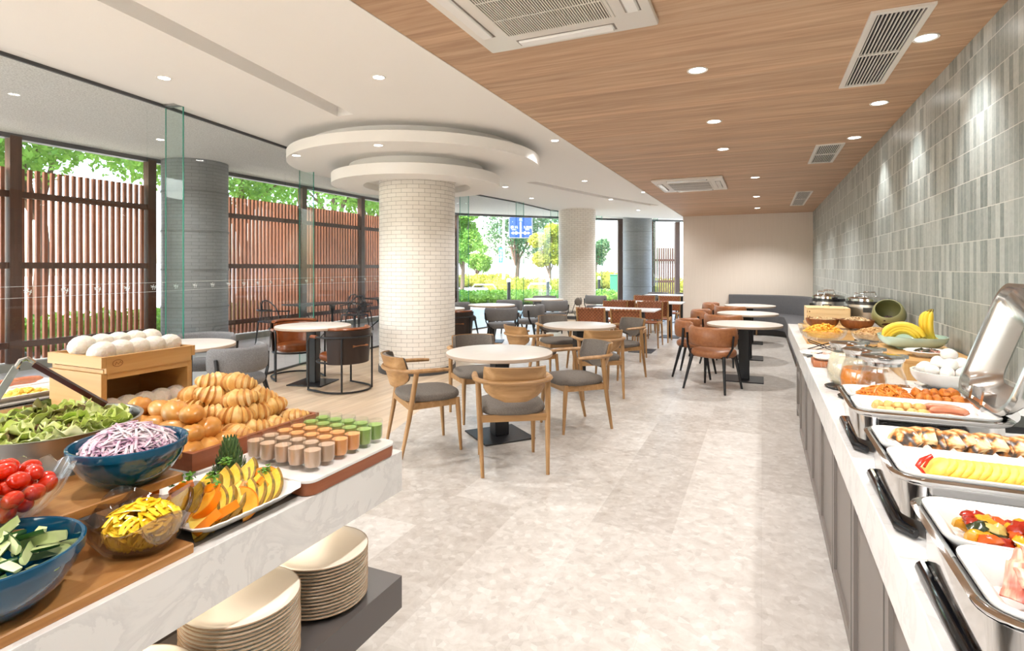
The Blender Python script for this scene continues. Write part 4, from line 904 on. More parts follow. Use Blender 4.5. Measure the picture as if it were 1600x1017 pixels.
# bananas
M['celadon'] = noisy('pale celadon glaze', [(.3,'a8c2b0'),(.7,'c2d6c6')], (1,1,1), 4, 3, .2)
bb = bowl_proto('fruit_bowl', .17, .075, 'celadon', .45, .008, power=2.3); tag(bb, 'pale celadon bowl holding bunches of bananas', 'bowl'); bb.location = (.80,3.93,1.0)
M['banana'] = noisy('banana skin', [(.3,'e8c02a'),(.7,'f6dc58')], (1,1,1), 5, 3, .4); M['bananatip'] = mat('banana stem', '8a7a2a', .6)
def banana():
    t = thing('banana', '', 'banana'); mb = MB(); n = 12; pts = [(.085*cos(radians(200+140*i/n)), 0, .085+.085*sin(radians(200+140*i/n))) for i in range(n+1)]
    mb.tube(pts, [.006]+[.0165*min(1,(.55+.9*sin(pi*i/n))) for i in range(1, n)]+[.007], 7); mb.build('peel', 'banana', t, smooth=60)
    mb = MB(); mb.tube([pts[-1], (pts[-1][0]+.006, 0, pts[-1][2]+.022)], [.007,.005], 6); mb.build('stem', 'bananatip', t); return t
bn = Copier(banana())
for i in range(6):      # flat bunch: nested curls leaning on the bowl rim
    k = (1.2,.98,.78)[i % 3]; bn((.735+.012*(i//3), 3.83+.03*(i//3), 1.05+.078*k-.01*(i//3)), 0, f'banana of the flat curled bunch in the celadon bowl, {ORD[i % 3]} inwards, {("front","back")[i//3]} layer', 'bananas', rot=(radians(180-22), 0, radians(-6+6*(i//3))), scale=(k, .95, k))
for i in range(6):      # upright bunch: stems joined on top, fruits splayed down
    a = radians(115+25*i); bn((.895+.05*cos(a), 3.88+.05*sin(a), 1.115), 0, f'banana of the upright bunch near the wall, {ORD[i]} round from the crate side', 'bananas', rot=(0, radians(-68), a), scale=(1.1,.85,.95))
# cereal bowls on wire stands
M['cornflake'] = noisy('corn flakes', [(.3,'e69c1c'),(.7,'f9c648')], (1,1,1), 40, 3, .5); M['granola'] = noisy('granola', [(.3,'b98a4e'),(.7,'e0bd84')], (1,1,1), 40, 3, .6); M['nuts'] = noisy('mixed nuts', [(.3,'a98052'),(.7,'e6cfa4')], (1,1,1), 40, 3, .6); M['raisin'] = mat('raisins', '3a211b', .4)
def heap(name, label, cat, c, r, h, n, size, m, seed=1, flake=.25):
    rd = random.Random(seed); mb = MB()
    for _ in range(n):
        a = rd.uniform(0, 2*pi); q = sqrt(rd.random()); s_ = size*rd.uniform(.6,1.2); R = Matrix.Rotation(rd.uniform(0,6),4,'Z') @ Matrix.Rotation(rd.uniform(-1,1),4,'X')
        mb.ball((r*q*cos(a), r*q*sin(a), h*(1-q**2)*rd.uniform(.7,1.05)+s_*.3), (s_, s_*.75, s_*flake), 6, 4, R, .2, rd)
    mb.lathe([(0,h*.8),(r*.5,h*.55),(r*.9,.0),(r*.75,-.03),(0,-.045)], 20)
    return tag(mb.build(name, m, None, c, smooth=50), label, cat, None, 'stuff')
gbp = Copier(bowl_proto('cereal_bowl', .145, .085, 'bowlglass', .35, .006)); gbp.p['category'] = 'bowl'
gbp((.385,4.36,.965), 0, 'clear glass bowl of orange corn flakes on a wire stand', 'clear cereal bowls on wire stands')
gbp((.685,4.36,.965), 0, 'clear glass bowl of granola on a wire stand, next to the banana bowl', 'clear cereal bowls on wire stands')
heap('corn_flakes', 'orange corn flakes filling the clear glass bowl', 'cereal', (.385,4.36,1.03), .12,.055, 460, .009, 'cornflake', 3)
heap('granola', 'pale granola filling the clear glass bowl', 'cereal', (.685,4.36,1.03), .12,.04, 520, .007, 'granola', 4, .6)
for i, x in enumerate((.385,.685)):
    mb = MB(); 
    for s_ in (-1,1): mb.tube([(-.09,s_*.07,0),(.09,s_*.07,.066)], .0035, 6); mb.tube([(.09,s_*.07,0),(-.09,s_*.07,.066)], .0035, 6)
    mb.tube([(-.09,-.07,.066),(-.09,.07,.066)], .0035, 6); mb.tube([(.09,-.07,.066),(.09,.07,.066)], .0035, 6)
    tag(mb.build('wire_stand', 'black', None, (x,4.36,CT)), 'black crossed wire stand under the '+('corn flake bowl','granola bowl')[i], 'stand', 'wire bowl stands')
M['acacia'] = noisy('acacia bowl wood', [(.3,'6e3f20'),(.7,'94592f')], (4,4,1), 10, 4, .35)
wb = Copier(bowl_proto('wooden_bowl', .115, .075, 'acacia', .45, .008)); wb.p['category'] = 'bowl'
wb((.43,4.95,1.0), 0, 'dark wooden bowl of pale nuts in front of the steamer boxes', 'wooden bowls on the crate'); wb((.66,4.95,1.0), 0, 'dark wooden bowl of nuts in front of the soup kettle', 'wooden bowls on the crate')
heap('oat_topping', 'pale oats in the wooden bowl by the steamer', 'topping', (.43,4.95,1.062), .095,.022, 260, .007, 'nuts', 6, .5)
heap('mixed_nuts', 'mixed nuts in the wooden bowl by the kettle', 'nuts', (.66,4.95,1.062), .095,.03, 260, .008, 'nuts', 7, .6)
# tilted olive pot
t = thing('olive_pot', 'olive green round pot tipped sideways, raisins inside', 'pot', (.87,4.98,1.115)); R = Matrix.Rotation(radians(52),4,'X') @ Matrix.Rotation(radians(-12),4,'Y')
mb = MB(); mb.lathe([(0,-.09),(.05,-.088),(.095,-.05),(.112,.0),(.1,.06),(.085,.085),(.08,.085),(.094,.055),(.104,.0),(.088,-.047),(.045,-.08),(0,-.082)], 36, mtx=R); mb.build('body', noisy('olive glaze', [(.3,'7c7c4a'),(.7,'98966a')], (1,1,1), 5, 3, .4), t, smooth=60)
tag(heap('raisins', 'dark raisins inside the tipped olive pot', 'raisins', (.86,4.94,1.075), .07,.03, 160, .008, 'raisin', 8, .7), kind='stuff')
# steamer boxes on beige pot
mb = MB(); mb.lathe([(0,0),(.07,0),(.085,.02),(.1,.075),(.094,.078),(.08,.03),(0,.02)], 28); tag(mb.build('stoneware_pot', 'stoneware', None, (.39,5.52,CT)), 'beige stoneware pot under the corner of the steamer boxes', 'pot')
riser('steamer_stand', .345, .68, 5.30, 5.72, CT+.079, CT+.092, 'thin board carrying the square steamer boxes', .012)
stm = thing('steamer_box', '', 'steamer box'); M['palewood'] = wood('pale steamer wood', [(.2,'cfae7c'),(.5,'dfc293'),(.8,'ecd4aa')], 'x', None, .5, 4, .02)
mb = MB()
for s_ in (-1,1): mb.box(-.155,.155,s_*.155-.006,s_*.155+.006,0,.042); mb.box(s_*.155-.006,s_*.155+.006,-.155,.155,0,.042)
mb.build('frame', 'palewood', stm, smooth=0); mb = MB().box(-.15,.15,-.15,.15,.0,.006); mb.build('bottom', 'palewood', stm, smooth=0)
mb = MB().box(-.158,-.15,-.158,-.15,.01,.03); mb.ball((-.14,-.163,.021), .005, 8, 6); mb.build('peg', 'acacia', stm)
sc_ = Copier(stm)
for k in range(3): sc_((.51,5.51,CT+.093+k*.043), 0, f'square pale wood steamer box, {("bottom","middle","topmost")[k]} of the stack', 'square steamer boxes')
mb = MB().box(-.16,.16,-.16,.16,0,.008); mb.tube([(-.02,0,.008),(-.02,0,.02),(.02,0,.02),(.02,0,.008)], .003, 6); tag(mb.build('steamer_cover', 'palewood', None, (.51,5.51,CT+.093+.13)), 'flat pale wooden lid on the steamer stack', 'steamer lid')
# soup kettles
def kettle(x, y, r, h, label, s=1):
    t = thing('soup_kettle', label, 'soup kettle', (x,y,CT), 0, 'stainless soup kettles')
    mb = MB(); mb.lathe([(0,0),(r*.96,0),(r,.015),(r,h)], 48); mb.build('body', 'steel', t, smooth=50)
    mb = MB(); mb.lathe([(r,h),(r+.012,h+.004),(r+.012,h+.026),(r-.004,h+.03)], 48); mb.build('black_rim', 'hingeblack', t, smooth=50)
    mb = MB(); mb.lathe([(r+.006,h+.03),(r+.006,h+.05),(r-.02,h+.062),(.03,h+.075),(0,h+.076)], 48); mb.build('lid', 'chrome', t, smooth=50)
    mb = MB(); mb.tube([(-.05,-.02,h+.07),(-.04,-.02,h+.105),(.04,-.02,h+.105),(.05,-.02,h+.07)], .007, 8); mb.tube([(-r*.7,-.05,h+.055),(-r*.7,-.05,h+.095),(-r*.3,-.05,h+.095),(-r*.3,-.05,h+.065)], .006, 8); mb.build('lid_handle', 'chrome', t)
    for a in (radians(-100), radians(178)): mb = MB(); mb.beam((r*cos(a),r*sin(a),h-.04),((r+.03)*cos(a),(r+.03)*sin(a),h-.04),.075,.04); mb.build('side_handle', 'hingeblack', t, smooth=0)
kettle(.842,5.64,.16,.255,'large stainless soup kettle with black rim behind the wooden bowls'); kettle(.58,6.08,.13,.25,'smaller stainless kettle at the far end of the buffet')
# platters, little trays, tongs
mb = MB(); mb.lathe([(0,0),(.09,0),(.135,.018),(.14,.02),(.135,.022),(.09,.006),(0,.005)], 28, sx=1, sy=.75, power=5); pl = tag(mb.build('square_platter', 'porcelain', smooth=50), '', 'platter'); pp = Copier(pl)
pp((.37,4.13,CT), 0, 'white rectangular platter of ham in front of the corn flake bowl', 'white rectangular platters'); pp((.53,3.74,CT), 0, 'large white rectangular platter beside the bamboo riser', 'white rectangular platters', scale=(.8,1.45,1)); pp((.575,4.15,CT), 0, 'white rectangular platter in front of the granola bowl', 'white rectangular platters', scale=(.5,.8,1))
M['ham'] = noisy('pink ham', [(.4,'e0a390'),(.6,'f2cdbd')], (1,1,1), 14, 2, .35)
mb = MB(); rows = [[(-.022+.044*j/5, -.022+.044*i/5, .006*sin(i*1.4)*cos(j*1.1)+.006) for j in range(6)] for i in range(6)]; mb.grid(rows, .002); hm = Copier(tag(mb.build('ham_slice', 'ham', smooth=60), '', 'ham'))
for i, (x, y) in enumerate(((.32,4.12),(.37,4.13),(.42,4.13),(.54,4.14),(.575,4.15),(.61,4.15),(.51,3.7),(.55,3.78))): hm((x,y,CT+.01), rd.uniform(0,6), f'folded slice of pink ham, {ORD[i % 3]} on the platter by the {("corn flake bowl","granola bowl","riser")[i//3]}', 'ham slices')
mb = MB().box(-.075,.075,-.09,.09,0,.035, bev=.008, seg=2); tag(mb.build('wooden_tray', wood('reddish tray wood',[(.2,'8f4f28'),(.5,'a9643a'),(.8,'bd7a4c')],'x',None,.4,5,.02), None, (.345,3.72,CT)), 'reddish wooden block tray under the white dish near the milk jug', 'tray')
mb = MB(); mb.lathe([(0,0),(.05,0),(.075,.012),(.077,.014),(.07,.014),(.05,.004),(0,.004)], 28, sx=.9, sy=1.1, power=4); tag(mb.build('glass_dish', 'porcelain', None, (.345,3.72,CT+.036), smooth=50), 'small white dish on the reddish wooden tray', 'dish')
mb = MB(); mb.tube([(.262,3.98,CT+.006),(.30,4.06,CT+.01),(.36,4.12,CT+.022)], .004, 6, flat=.6); tag(mb.build('serving_fork', 'hingeblack'), 'dark serving fork leaning on the ham platter', 'fork')
# blackboard-like tray in front of the lid side
# ---------------------------------------------------------------- island counter with marble apron
IT = .88; IX, IY = -1.055, 1.50
def island():
    t = thing('island_counter', 'marble edged serving island with raised apron, loaded with salads and bread', 'counter', (0,0,0))
    mb = MB().box(-2.78, IX-.035, -1.3, IY-.03, IT-.12, IT-.0005); mb.build('stone_top', 'greytop', t, smooth=0)
    mb = MB().box(IX-.035, IX, -1.3, IY, IT-.125, IT+.002, bev=.001); mb.box(-2.8, IX-.035, IY-.03, IY, IT-.125, IT+.002, bev=.001); mb.build('marble_apron', 'marble', t, smooth=0)
    mb = MB().box(-2.7, -1.42, -1.2, IY-.2, 0, IT-.12); mb.build('cabinet', 'slab', t, smooth=0)
    mb = MB().box(-1.425, -1.035, -1.3, 1.47, .40, .50); mb.build('plate_shelf', 'slab', t, smooth=0)
    mb = MB().box(-1.40,-1.385,-1.1,1.4,IT-.135,IT-.125); mb.build('led_strip', emit('warm led', (1,.66,.33), 3), t, smooth=0)
island()
for yy in (.3,.8,1.25): lamp('AREA', 'led_strip_lamp', (-1.34,yy,IT-.14), .45, (0,radians(-14),0), (1,.82,.62), shape='RECTANGLE', size=.06, size_y=.4)
# plates
M['plate'] = mat('cream stoneware plate', 'f3ece0', .25)
def plate():
    mb = MB(); mb.lathe([(0,0),(.085,0),(.118,.008),(.134,.0145),(.135,.0165),(.132,.0175),(.112,.0115),(.085,.005),(0,.004)], 48); o = mb.build('dinner_plate', 'plate', smooth=50); m2 = MB(); m2.lathe([(.1348,.0152),(.1357,.0158),(.1357,.0172),(.1345,.0179),(.1335,.0178)], 48); m2.build('rim_gap_line', mat('brown rim and gap shade','ab9074',.3), o, smooth=50); return tag(o, '', 'plate')  # brown rim line also paints in the shaded gaps between stacked plates
dp = Copier(plate())
for s_, (x, y, n, nm) in enumerate(((-1.185,1.275,15,'nearest the shelf end'),(-1.165,.985,17,'in the middle of the shelf'),(-1.165,.70,13,'hidden under the apron'))):
    for k in range(n): dp((x+random.uniform(-.001,.001), y+random.uniform(-.001,.001), .501+k*.0094), random.uniform(0,6), f'cream dinner plate, {ORD[k]} from the bottom of the stack {nm}', 'dinner plates on the island shelf')
# boards
M['tigerwood'] = wood('warm acacia board', [(.2,'8f5a2e'),(.45,'b27d46'),(.8,'cd9c62')], 'y', None, .35, 6, .03)
mb = MB().box(-.13,.13,-1.0,.79,0,.022, bev=.003); tag(mb.build('serving_board', 'tigerwood', None, (-1.2,0,IT), smooth=0), 'long acacia board along the island edge under the cucumber bowl', 'board')
def salad_riser():
    t = thing('salad_riser', 'raised acacia shelf carrying the onion and tomato bowls', 'riser', (0,0,0))
    mb = MB().box(-1.47,-1.25,-.9,.895,.965,.985, bev=.002); mb.build('top_board', 'tigerwood', t, smooth=0)
    mb = MB().box(-1.46,-1.37,.82,.84,IT,.965); mb.build('end_panel', 'tigerwood', t, smooth=0)
    mb = MB().box(-1.46,-1.34,.08,.1,IT,.965); mb.build('end_panel', 'tigerwood', t, smooth=0)
salad_riser()
M['teal'] = mat('deep teal glaze', '0f4d6c', .08, 0, **{'Coat Weight': .6, 'Coat Roughness': .03})
def rim_bowl(name, r, h, m, label, loc, sx=1, sy=1, rz=0):
    t = thing(name, label, 'bowl', loc, rz, None)
    mb = MB(); mb.lathe([(0,0),(r*.5,0),(r*.55,.004),(r*.8,h*.3),(r*.95,h*.62),(r*.97,h*.8),(r*1.02,h*.8),(r*1.03,h*.86),(r*1.03,h*.98),(r*1.01,h),(r*.975,h*.99),(r*.94,h*.8),(r*.9,h*.6),(r*.75,h*.3),(r*.5,.008),(0,.008)], 56, sx=sx, sy=sy); mb.build('body', m, t, smooth=45)
rim_bowl('teal_bowl', .114, .092, 'teal', 'glossy teal bowl heaped with shredded red onion', (-1.318,.812,.985))
rim_bowl('teal_bowl', .13, .1, 'teal', 'glossy teal bowl of cucumber batons on the acacia board', (-1.17,.49,IT+.022))
# onion shreds
M['onion'] = noisy('red onion shreds', [(.38,'e9dfe2'),(.52,'dcc0cf'),(.6,'b98aa8'),(.7,'f0e9ec')], (1,1,1), 30, 3, .3)
strands('shredded_onion', 'pale purple shredded onion heaped in the teal bowl', 'salad onion', (-1.318,.812,1.05), .094,.094,.058, 420, 'onion', .0028, 11, .06, flat=.45, curl=.012)
# cucumber batons
M['cuc_flesh'] = noisy('cucumber flesh', [(.3,'c3d48a'),(.7,'e3ecbc')], (1,1,1), 20, 3, .3); M['cuc_skin'] = noisy('cucumber skin', [(.3,'1f4420'),(.7,'3b6b2c')], (1,1,1), 12, 3, .3)
def cucumber():
    t = thing('cucumber_baton', '', 'cucumber'); L = .038; r = .0095
    mb = MB(); N = 8; vs = []; fs = []
    for s_, k in ((-1,.8),(-.6,1),(.6,1),(1,.8)):
        vs += [(L*s_, r*k*cos(pi*i/N), -r*k*.75*sin(pi*i/N)+0) for i in range(N+1)]
    m_ = N+1
    for i in range(3):
        for j in range(N): fs.append((i*m_+j, i*m_+j+1, (i+1)*m_+j+1, (i+1)*m_+j))
    mb.add(vs, fs); mb.build('rind', 'cuc_skin', t, smooth=60)
    mb = MB(); fs = [(i*m_, (i+1)*m_, (i+1)*m_+N, i*m_+N) for i in range(3)]+[tuple(range(N,-1,-1)), tuple(3*m_+j for j in range(N+1))]; mb.add([(a*.995,b*.97,c*.97+.0004) for a,b,c in vs], fs); mb.build('flesh', 'cuc_flesh', t, smooth=0); return t
cu = Copier(cucumber()); rd = random.Random(21); k = 0
for ringi, (rr, cnt, zz) in enumerate(((.092,19,.072),(.066,17,.092),(.036,12,.106))):
    for i in range(cnt):
        a = 2*pi*i/cnt+rd.uniform(-.2,.2); cu((-1.17+rr*cos(a), .49+rr*sin(a), IT+.022+zz+rd.uniform(-.006,.006)), 0, f'cucumber baton in the teal bowl, {("outer","middle","top")[ringi]} ring, {ORD[i]} round', 'cucumber batons', rot=(rd.uniform(-1.6,1.6), rd.uniform(-.35,.35), rd.uniform(0,6)), scale=rd.uniform(.85,1.15))
# tomato bowl (clear cut glass)
t = thing('cut_glass_bowl', 'clear fluted glass bowl of cherry tomatoes on the acacia riser', 'bowl', (-1.325,.567,.985))
mb = MB(); seg = 64; vs = []; prof = [(.04,0),(.07,.012),(.1,.045),(.122,.085),(.118,.086),(.095,.047),(.066,.016),(.036,.006)]
for i, (r, z) in enumerate(prof):
    for k in range(seg): a = 2*pi*k/seg; w_ = 1+.03*cos(a*16)*(1 if i < 4 else -.3); vs.append((r*w_*cos(a), r*w_*sin(a), z+(.006*cos(a*16) if i in (3,4) else 0)))
fs = [(i*seg+k, i*seg+(k+1) % seg, (i+1)*seg+(k+1) % seg, (i+1)*seg+k) for i in range(len(prof)-1) for k in range(seg)]+[tuple(range(seg-1,-1,-1)), tuple((len(prof)-1)*seg+k for k in range(seg))]
mb.add(vs, fs); mb.build('body', 'bowlglass', t, smooth=60)
M['tomato'] = mat('tomato skin', 'd02a0c', .1, 0, **{'Coat Weight': .5})
e_ = MB(); e_.ball((0,0,0), (.0155,.0155,.019), 16, 12); tm = Copier(tag(e_.build('cherry_tomato', 'tomato', smooth=80), '', 'tomato'))
for ri, (rr, cnt, zz) in enumerate(((.045,7,.03),(.08,13,.062),(.045,8,.072),(.01,2,.078),(.06,9,.088),(.022,4,.1))):
    for i in range(cnt): a = 2*pi*i/cnt+ri*.4; tm((-1.325+rr*cos(a), .567+rr*sin(a), .985+zz), 0, f'cherry tomato in the fluted glass bowl, {ORD[ri]} layer up, {ORD[i]} round', 'cherry tomatoes', rot=(rd.uniform(.6,2),0,rd.uniform(0,6)))
# smoked glass bowl with yellow strips
t = thing('smoked_glass_bowl', 'smoked glass square bowl of yellow pepper strips', 'bowl', (-1.15,.735,IT+.022), radians(35)); t.scale = (.94,.94,1); M['smoked'] = pane_glass('smoked glass', (.72,.67,.65), .08)
mb = MB(); vs = []; seg = 48; prof = [(.05,0),(.065,.01),(.088,.045),(.108,.08),(.105,.082),(.084,.047),(.06,.014),(.046,.006)]
for i, (r, z) in enumerate(prof):
    for k in range(seg):
        a = 2*pi*k/seg; q = (abs(cos(a))**3.4+abs(sin(a))**3.4)**(-1/3.4); cz = (.016*cos(4*(a-pi/4)) if i in (3,4) else 0); vs.append((r*q*cos(a), r*q*sin(a), z+cz))
mb.add(vs, [(i*seg+k, i*seg+(k+1) % seg, (i+1)*seg+(k+1) % seg, (i+1)*seg+k) for i in range(len(prof)-1) for k in range(seg)]+[tuple(range(seg-1,-1,-1)), tuple((len(prof)-1)*seg+k for k in range(seg))]); mb.build('body', 'smoked', t, smooth=60)
strands('pepper_strips', 'bright yellow pepper strips in the smoked glass bowl', 'pepper strips', (-1.15,.735,IT+.03), .092,.092,.078, 520, noisy('yellow pepper', [(.3,'f5c412'),(.7,'ffe04a')], (1,1,1), 20, 3, .25), .0045, 13, .045, flat=.35, curl=.012, cone=(.5,.055))
# ---------------------------------------------------------------- steel salad bowl, leaves, tongs
t = thing('steel_salad_bowl', 'large brushed steel bowl of mixed lettuce', 'bowl', (-1.665,.83,.885)); 
mb = MB(); mb.lathe([(0,.03),(.1,.03),(.15,.06),(.185,.12),(.196,.185),(.2,.19),(.192,.19),(.178,.12),(.143,.066),(.1,.04),(0,.04)], 64); mb.lathe([(.09,0),(.1,.0),(.1,.035),(.09,.035)], 32); mb.build('body', 'steel', t, smooth=50)
LFM = noisy('lettuce leaf', [(.3,'9cbc44'),(.5,'cadb72'),(.7,'eef3c0')], (1,1,1), 9, 4, .4); RLM = noisy('red lettuce leaf', [(.35,'5a6b2a'),(.5,'8a8a48'),(.65,'6b3b34')], (1,1,1), 9, 4, .4)
def leaves(name, c, R, h, n, m, seed, label):
    rd = random.Random(seed); mb = MB()
    for _ in range(n):
        a = rd.uniform(0,2*pi); q = sqrt(rd.random())*.95; px, py = R*q*cos(a), R*q*sin(a); pz = h*(1-q*q)+rd.uniform(-.005,.012); s_ = rd.uniform(.02,.04); M_ = Matrix.Translation((px,py,pz)) @ Matrix.Rotation(rd.uniform(0,6),4,'Z') @ Matrix.Rotation(rd.uniform(-.9,.9),4,'X') @ Matrix.Rotation(rd.uniform(-.7,.7),4,'Y'); f1, f2 = rd.uniform(0,6), rd.uniform(2.2,3.6); rows = []
        for i in range(10):
            u = i/9*2-1; rows.append([])
            for j in range(10):
                v = j/9*2-1; e = hypot(u, v)/1.2; x_, y_ = u*sqrt(1-v*v/2), v*sqrt(1-u*u/2); rows[-1].append(M_ @ Vector((s_*x_*1.35, s_*y_, s_*(.16*sin(f1+f2*2*v+u*2)*e+.2*e*e*sin(f1+7*atan2(y_,x_+1e-4))+.3*(u*u)-.12))))
        mb.grid(rows, .0008)
    return tag(mb.build(name, m, None, c, smooth=80), label, 'salad leaves', None, 'stuff')
leaves('lettuce_leaves', (-1.665,.83,1.04), .166, .04, 150, LFM, 31, 'pale green lettuce leaves filling the steel bowl')
leaves('red_lettuce_leaves', (-1.665,.83,1.042), .15, .042, 30, RLM, 32, 'reddish frilly leaves scattered through the green lettuce')
t = thing('salad_tongs', 'steel tongs with dark handles standing in the lettuce', 'tongs', (-1.72,.80,1.08))
hp = Vector((-.05,.03,.13))
mb = MB(); mb.beam(hp+Vector((-.01,-.02,.0)), Vector((-.03,-.08,.0)), .018, .004, up=(1,0,0)); mb.build('steel_arm', 'chrome', t, smooth=0)
mb = MB(); mb.beam(hp+Vector((.01,.01,.004)), Vector((.06,.16,.01)), .02, .012, up=(0,0,1)); mb.build('dark_arm', mat('burgundy resin','3a1512',.15), t, smooth=0)
mb = MB(); mb.tube([hp+Vector((-.012,-.022,-.004)), hp+Vector((-.012,-.01,.016)), hp+Vector((0,.0,.02)), hp+Vector((.01,.01,.008))], .006, 8); mb.build('spring_hinge', 'chrome', t)
# ---------------------------------------------------------------- bread tray
M['crumb'] = noisy('croissant crust', [(.28,'c88a42'),(.45,'e6b86c'),(.6,'f6d89c'),(.75,'fdeec4')], (1,1,1), 18, 4, .38, .4, .003)
M['crumbdark'] = noisy('croissant groove', [(.3,'b97a3a'),(.7,'dca660')], (1,1,1), 30, 3, .45)
M['bun'] = noisy('glazed bun crust', [(.25,'b06a28'),(.5,'dc9c4c'),(.75,'f0c680')], (1,1,1), 9, 4, .3, .2, .003)
M['redwood'] = wood('reddish tray timber', [(.2,'7d4226'),(.5,'975636'),(.8,'ad6b47')], 'y', None, .4, 6, .03)
mb = MB().box(-1.90,-1.40,1.04,1.49,IT,.915, bev=.003); tag(mb.build('display_plinth', 'porcelain', smooth=0), 'low white plinth lifting the bread tray', 'plinth')
t = thing('bread_tray', 'reddish timber tray piled with croissants and buns', 'tray', (0,0,0)); x0, x1, y0, y1, zb = -1.92, -1.405, 1.03, 1.505, .916
mb = MB().box(x0,x1,y0,y1,zb,zb+.012); mb.build('base', 'redwood', t, smooth=0)
mb = MB().box(x0,x0+.014,y0,y1,zb+.012,zb+.05); mb.box(x1-.014,x1,y0,y1,zb+.012,zb+.05); mb.box(x0+.014,x1-.014,y0,y0+.014,zb+.012,zb+.05); mb.box(x0+.014,x1-.014,y1-.014,y1,zb+.012,zb+.05); mb.build('rim', 'redwood', t, smooth=0)
def croissant_mesh(seed=0):
    mb = MB(); n = 40; pts = []; rs = []
    for i in range(n+1):
        t = i/n; a = radians(-62+124*t); pts.append((.05*sin(a)*1.05, .045*cos(a)-.045, 0)); b_ = abs(2*t-1); base = .0235*(1-b_**1.7)**.75+.0055; saw = ((b_*4.6) % 1); rs.append(base*(1.14-.3*saw))
    mb.tube(pts, rs, 12, flat=.9)
    for i in range(n):
        if ((abs(2*(i+.5)/n-1)*4.6) % 1) > .62:
            for k in range(12): mb.mi[i*12+k] = 1
    return mb
cro = Copier(tag(croissant_mesh().build('croissant', ['crumb','crumbdark'], smooth=35), '', 'croissant'))
rd = random.Random(44); zt = zb+.012
def pile(cop, xs, ys, levels, dz, name, grp, sc, nm, rotf, shrink=(.5,.5), bow=0):
    for L in range(levels):
        nx, ny = xs[2]-L, ys[2]-L
        for i in range(max(1,nx)):
            for j in range(max(1,ny)):
                x = xs[0]+(xs[1]-xs[0])*((i+.5*L+.5)/(xs[2])); y = ys[0]+(ys[1]-ys[0])*((j+.5*L+.5)/(ys[2]))
                cop((x+rd.uniform(-.008,.008), y+rd.uniform(-.008,.008), zt+.022+L*dz+rd.uniform(-.003,.004)), 0, f'{name}, {("bottom","second","third","top")[L]} layer, {ORD[i]} back from the aisle, {ORD[nx and j]} along {nm}', grp, rot=rotf(), scale=sc*rd.uniform(.92,1.1))
pile(cro, (-1.435,-1.89,5), (1.20,1.485,4), 4, .043, 'golden croissant', 'croissants in the bread tray', 1.22, 'towards the juice end', lambda: (rd.uniform(-.35,.35), rd.uniform(-.3,.3), rd.uniform(-.8,.8)+radians(229)))
def bun_mesh():
    mb = MB(); mb.ball((0,0,0), (.052,.036,.03), 20, 12); mb.v = [(x, y, z-.004*max(0,1-abs(y)/.008)*(1 if z > 0 else 0)) for x, y, z in mb.v]; return mb
bu = Copier(tag(bun_mesh().build('bread_bun', 'bun', smooth=80), '', 'bread roll'))
pile(bu, (-1.43,-1.89,6), (1.045,1.22,3), 3, .042, 'glossy brown bun', 'buns in the bread tray', 1.02, 'from the salad bowl', lambda: (rd.uniform(-.25,.25), rd.uniform(-.25,.25), rd.uniform(-.9,.9)))
